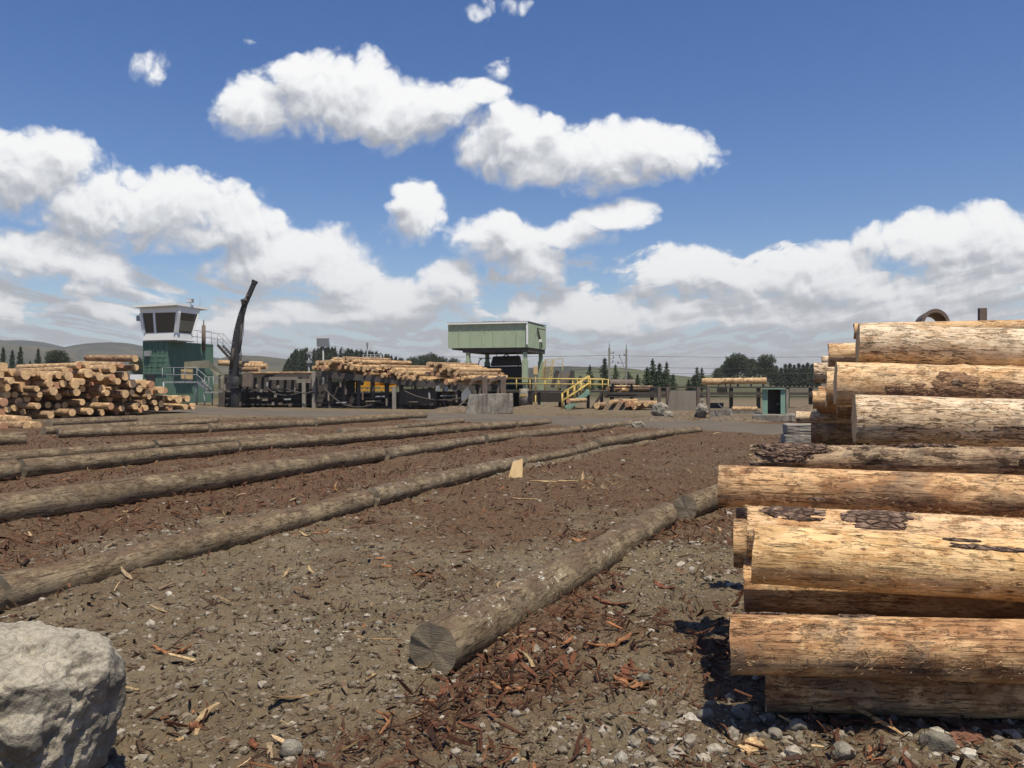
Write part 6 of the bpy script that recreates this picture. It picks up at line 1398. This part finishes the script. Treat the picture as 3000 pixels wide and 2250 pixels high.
for px, top, d, lab in [(10, 1020, 170, 'leftmost dark conifer above the left log pile'), (36, 1028, 172, 'second conifer from the left above the pile'), (60, 1018, 168, 'tallest conifer at the left above the pile'), (112, 1025, 180, 'lone slim conifer against the brown hill'), (88, 1060, 170, 'low conifer between the slim one and the tall one')]:
    tree('tall', random.randrange(3), px, top, d, lab, 'conifers above the left pile', .8)
for px, top, lab in [(158, 1030, 'bushy pine left half of the pair against the hill'), (178, 1032, 'bushy pine right half of the pair against the hill'), (408, 1050, 'dark pine just left of the green containers'), (415, 1075, 'low pine hugging the left of the green containers')]:
    tree('round', 1, px, top, 175, lab, 'bushy pines behind the left pile', .7)
# plantation wood far behind the deck: one mass of spiky tops
TOPS = [(835, 1068), (850, 1042), (866, 1028), (885, 1022), (930, 1019), (965, 1017), (1005, 1021), (1050, 1025), (1090, 1031), (1130, 1038), (1165, 1046), (1192, 1060), (1215, 1072), (1330, 1085)]
Vs = []; Fs = []; off = 0; g = np.random.default_rng(5); cvs = [conifer(90 + k, 9.0, 4.6, 'young') for k in range(3)]
for k in range(190):
    px = g.uniform(835, 1330); d = g.uniform(270, 345); top = np.interp(px, [p[0] for p in TOPS], [p[1] for p in TOPS]) + g.uniform(0, 7) + (d - 270) * .02 - 1
    if k > 120: top += g.uniform(5, 40); d = g.uniform(258, 272)
    q = P(px, top, d)
    if q.z < 1.5: continue
    V, Fq = cvs[k % 3]; s = q.z / 9.0 ; ws = max(s, .75) * 1.15; a = g.uniform(0, 6.28)
    X_ = V[:, 0] * math.cos(a) - V[:, 1] * math.sin(a); Y__ = V[:, 0] * math.sin(a) + V[:, 1] * math.cos(a)
    Vs.append(np.stack([X_ * ws + q.x, Y__ * ws + d, V[:, 2] * s], 1)); Fs.append(Fq + off); off += len(V)
tag(mkobj('pine_wood', npmesh('pine_wood', np.vstack(Vs), np.vstack(Fs), M['pine'], smooth_=False)), kind='stuff')

# ------------------------------------------------------------------ single bark strips, slabs and stones that catch the eye
def piece(name, lab, cat, px, py, L, w_, col, yaw, pitch=.1, bend=.1, thick=.012, seed=0, group='loose bark and wood pieces'):
    q = G(px, py); q.z = float(ground_at(np.array([q.x]), np.array([q.y]))[0]) + thick; g = np.random.default_rng(seed + 7); n = 14; x = np.linspace(-.5, .5, n)
    thick = thick * .6; hw = w_ / 2 * (1 - np.abs(x * 2) ** 3 * .8) * g.uniform(.6, 1.25, n); cy = g.normal(0, .06, n) * w_; z = bend * L * (np.abs(x) * 2) ** 1.4 + g.normal(0, .004, n) * 1
    V = []
    for s, b in ((-1, 0), (0, -1), (1, 0), (1, 1), (0, .3), (-1, 1)): V.append(np.stack([x * L, cy + s * hw, z + (b - .5) * thick + (thick * .6 if s == 0 else 0) * -1], 1))
    V = np.stack(V, 1).reshape(-1, 3); Fq = [(k * 6 + a, k * 6 + (a + 1) % 6, k * 6 + 6 + (a + 1) % 6, k * 6 + 6 + a) for k in range(n - 1) for a in range(6)]
    caps = np.array([[5, 4, 3, 2, 1, 0], [(n - 1) * 6 + a for a in range(6)]])
    me = npmesh(name, V, [np.array(Fq), caps], M['litter'], smooth_=False); set_tint(me, np.clip(np.array([col]) * g.uniform(.8, 1.2, (n, 1)), 0, 1), 6)
    o = mkobj(name, me); o.location = q; o.rotation_euler = (g.normal(0, .15), pitch, R(yaw)); tag(o, lab, cat, group)
OR, RD, PL, BR = (.36, .18, .085), (.21, .085, .048), (.50, .37, .20), (.12, .07, .045)
for k, a in enumerate([('bark_strip', 'bright orange winged bark strip on the dirt right of the boulder', 'bark strip', 505, 1922, .26, .05, OR, 4, .0, .22),
    ('bark_chip', 'small orange wood chunk below the winged bark strip', 'wood chip', 573, 2117, .07, .035, (.45, .22, .12), 5, 0, .02, .03), ('wood_chip', 'tiny pale chip left of the orange chunk', 'wood chip', 527, 2150, .05, .03, PL, 30, 0, .1),
    ('bark_strip', 'dark red bark strip at the lower left dirt', 'bark strip', 742, 2175, .10, .04, RD, -60, .0, .1), ('wood_sliver', 'pale sliver standing up near the long bearer log', 'wood sliver', 834, 1688, .2, .028, PL, 70, -.55, .05),
    ('wood_sliver', 'curled pale strip lying below the long bearer log', 'wood sliver', 900, 1572, .24, .04, PL, -25, 0, .2), ('bark_strip', 'orange bark flake beside the curled pale strip', 'bark strip', 945, 1562, .2, .05, OR, 20, -.2, .15),
    ('bark_strip', 'upright orange bark tongue before the thickest long log', 'bark strip', 492, 1490, .22, .06, OR, -50, -.5, .1), ('wood_sliver', 'pale splinter leaning on litter before the thickest long log', 'wood sliver', 375, 1503, .24, .05, PL, -30, -.2, .1),
    ('bark_strip', 'red bark tongue lying in gravel at the left', 'bark strip', 220, 1598, .24, .07, RD, -60, -.2, .1), ('bark_strip', 'red bark sheet in front of the near bearer log end', 'bark strip', 1510, 1925, .3, .09, RD, 70, 0, .1),
    ('bark_strip', 'twisted orange bark bunch right of the near bearer log', 'bark strip', 1790, 1905, .34, .08, OR, 20, -.1, .15), ('bark_strip', 'long red bark strip crossing the gravel before the dark shadow', 'bark strip', 1840, 1975, .3, .1, RD, 80, 0, .12), ('bark_strip', 'orange bark flake left of the dark shadow', 'bark strip', 1850, 2010, .22, .07, OR, -30, 0, .2),
    ('bark_strip', 'long orange red bark strip beside the near log', 'bark strip', 1790, 1770, .36, .06, RD, -35, 0, .1), ('bark_strip', 'second long red bark strip near the right stack', 'bark strip', 1945, 1728, .3, .06, RD, -60, 0, .1), ('bark_strip', 'pale edged orange bark curl below the near log end', 'bark strip', 1490, 2035, .22, .07, OR, -10, 0, .15),
    ('bark_sheet', 'dark brown bark sheet stack in the bottom right corner', 'bark', 2470, 2120, .38, .12, BR, 60, 0, .06), ('bark_sheet', 'dark bark slab at the lower right photo edge', 'bark', 2880, 2160, .4, .13, BR, -20, 0, .06), ('bark_sheet', 'reddish bark sheet near the bottom right edge', 'bark', 2800, 2195, .3, .12, (.2, .1, .065), 15, 0, .05),
    ('wood_slab', 'pale tan torn wood slab on the gravel at the bottom right', 'wood slab', 2200, 2195, .19, .10, (.62, .44, .23), 50, -.1, .05, .02), ('wood_chip', 'pale wooden chip pointing down at bottom centre', 'wood chip', 1530, 2220, .12, .025, PL, -60, 0, .05), ('wood_chip', 'small pale chip beside the near bearer log', 'wood chip', 1085, 1975, .11, .025, PL, 60, -.1, .05),
    ('wood_sliver', 'long thin pale strip on the mulch in the middle', 'wood sliver', 1625, 1420, .95, .04, PL, 2, 0, .02), ('wood_sliver', 'pale strip lying on the bark in the middle foreground', 'wood sliver', 1540, 1467, .55, .05, PL, -20, 0, .03), ('wood_chip', 'orange chip on the mulch by the near log', 'wood chip', 1695, 1582, .18, .08, OR, 0, 0, .1),
    ('wood_sliver', 'pale pointed stake in the tuft of straw mid yard', 'wood sliver', 1707, 1412, .4, .06, PL, 80, -.9, .02), ('wood_sliver', 'pale strip lying across the litter by the row nearest the road', 'wood sliver', 1325, 1265, .8, .07, PL, -25, 0, .03)]):
    piece(*a, seed=k)
# pale slab leaning on the bearer log
q = G(1512, 1402); b = MB(); b.hexa([q + Vector((-.16, 0, -.02)), q + Vector((.12, .03, -.02)), q + Vector((.12, .07, -.02)), q + Vector((-.16, .04, -.02))], [q + Vector((-.06, .14, .31)), q + Vector((.13, .17, .36)), q + Vector((.13, .21, .36)), q + Vector((-.06, .18, .31))])
o = b.build('wood_slab', M['ply']); tag(o, 'pale yellow slab standing against the lichen spotted bearer log', 'wood slab')
b = MB(); n = 0
for k in range(70):
    c = G(random.gauss(1715, 75), random.gauss(1415, 16)); c.z = gzf(c.x, c.y) + .02; a = random.uniform(0, 6.28); l = random.uniform(.05, .22); d = Vector((math.cos(a), math.sin(a), random.uniform(0, .5))) * l; w_ = Vector((-math.sin(a), math.cos(a), 0)) * .005
    b.add([c - w_, c + w_, c + d + w_ * .5, c + d - w_ * .5], [(0, 1, 2, 3)])
o = b.build('straw_tuft', M['ply']); o['kind'] = 'stuff'
for k, (px, py, s, lab) in enumerate([(693, 1722, .045, 'pale round stone in the middle of the left dirt'), (665, 1585, .05, 'whitish stone in gravel at the left, left of a pair'), (600, 2012, .03, 'small bluish pebble below the winged bark strip'), (2180, 2108, .07, 'big pale stone below the right stack, leftmost'), (2340, 2155, .06, 'pale stone left of the bark sheet stack'), (2270, 2160, .05, 'pale stone beside the torn wood slab'), (2745, 2225, .085, 'largest whitish stone at the bottom right'), (2070, 2120, .06, 'rounded stone at the left of the big pale stone'), (2470, 2238, .07, 'half cut bluish stone at the bottom edge'), (850, 2190, .07, 'pale rock lump at the bottom left of centre'), (1890, 1995, .045, 'light stone left of the dark shadow')]):
    v, f = ico(3); g = np.random.default_rng(40 + k); p = v * np.array([1, .8, .62]) * s
    for _ in range(5):
        c = g.normal(0, 1, 3); c /= np.linalg.norm(c); dd = p @ c - s * g.uniform(.5, .75); p = p - np.maximum(dd, 0)[:, None] * c
    o = mkobj('stone', npmesh('stone', p, f, M['rock'])); q = G(px, py); o.location = (q.x, q.y, float(ground_at(np.array([q.x]), np.array([q.y]))[0]) + s * .3); o.rotation_euler = (0, 0, k); tag(o, lab, 'stone', 'larger loose stones')

# ------------------------------------------------------------------ dusty air
hm = bpy.data.materials.new('dusty_air'); hm.use_nodes = True; hm.node_tree.nodes.clear(); ht = NT(hm.node_tree)
pv = ht.new('ShaderNodeVolumePrincipled'); pv.inputs['Color'].default_value = (1, .97, .92, 1); pv.inputs['Density'].default_value = HAZE; pv.inputs['Anisotropy'].default_value = .2
ht.l.new(pv.outputs[0], ht.new('ShaderNodeOutputMaterial').inputs['Volume'])
b = MB(); b.box(-9400, 9400, -9400, 9400, -5, 160); tag(b.build('haze', hm), kind='stuff')
scene.cycles.volume_bounces = 0
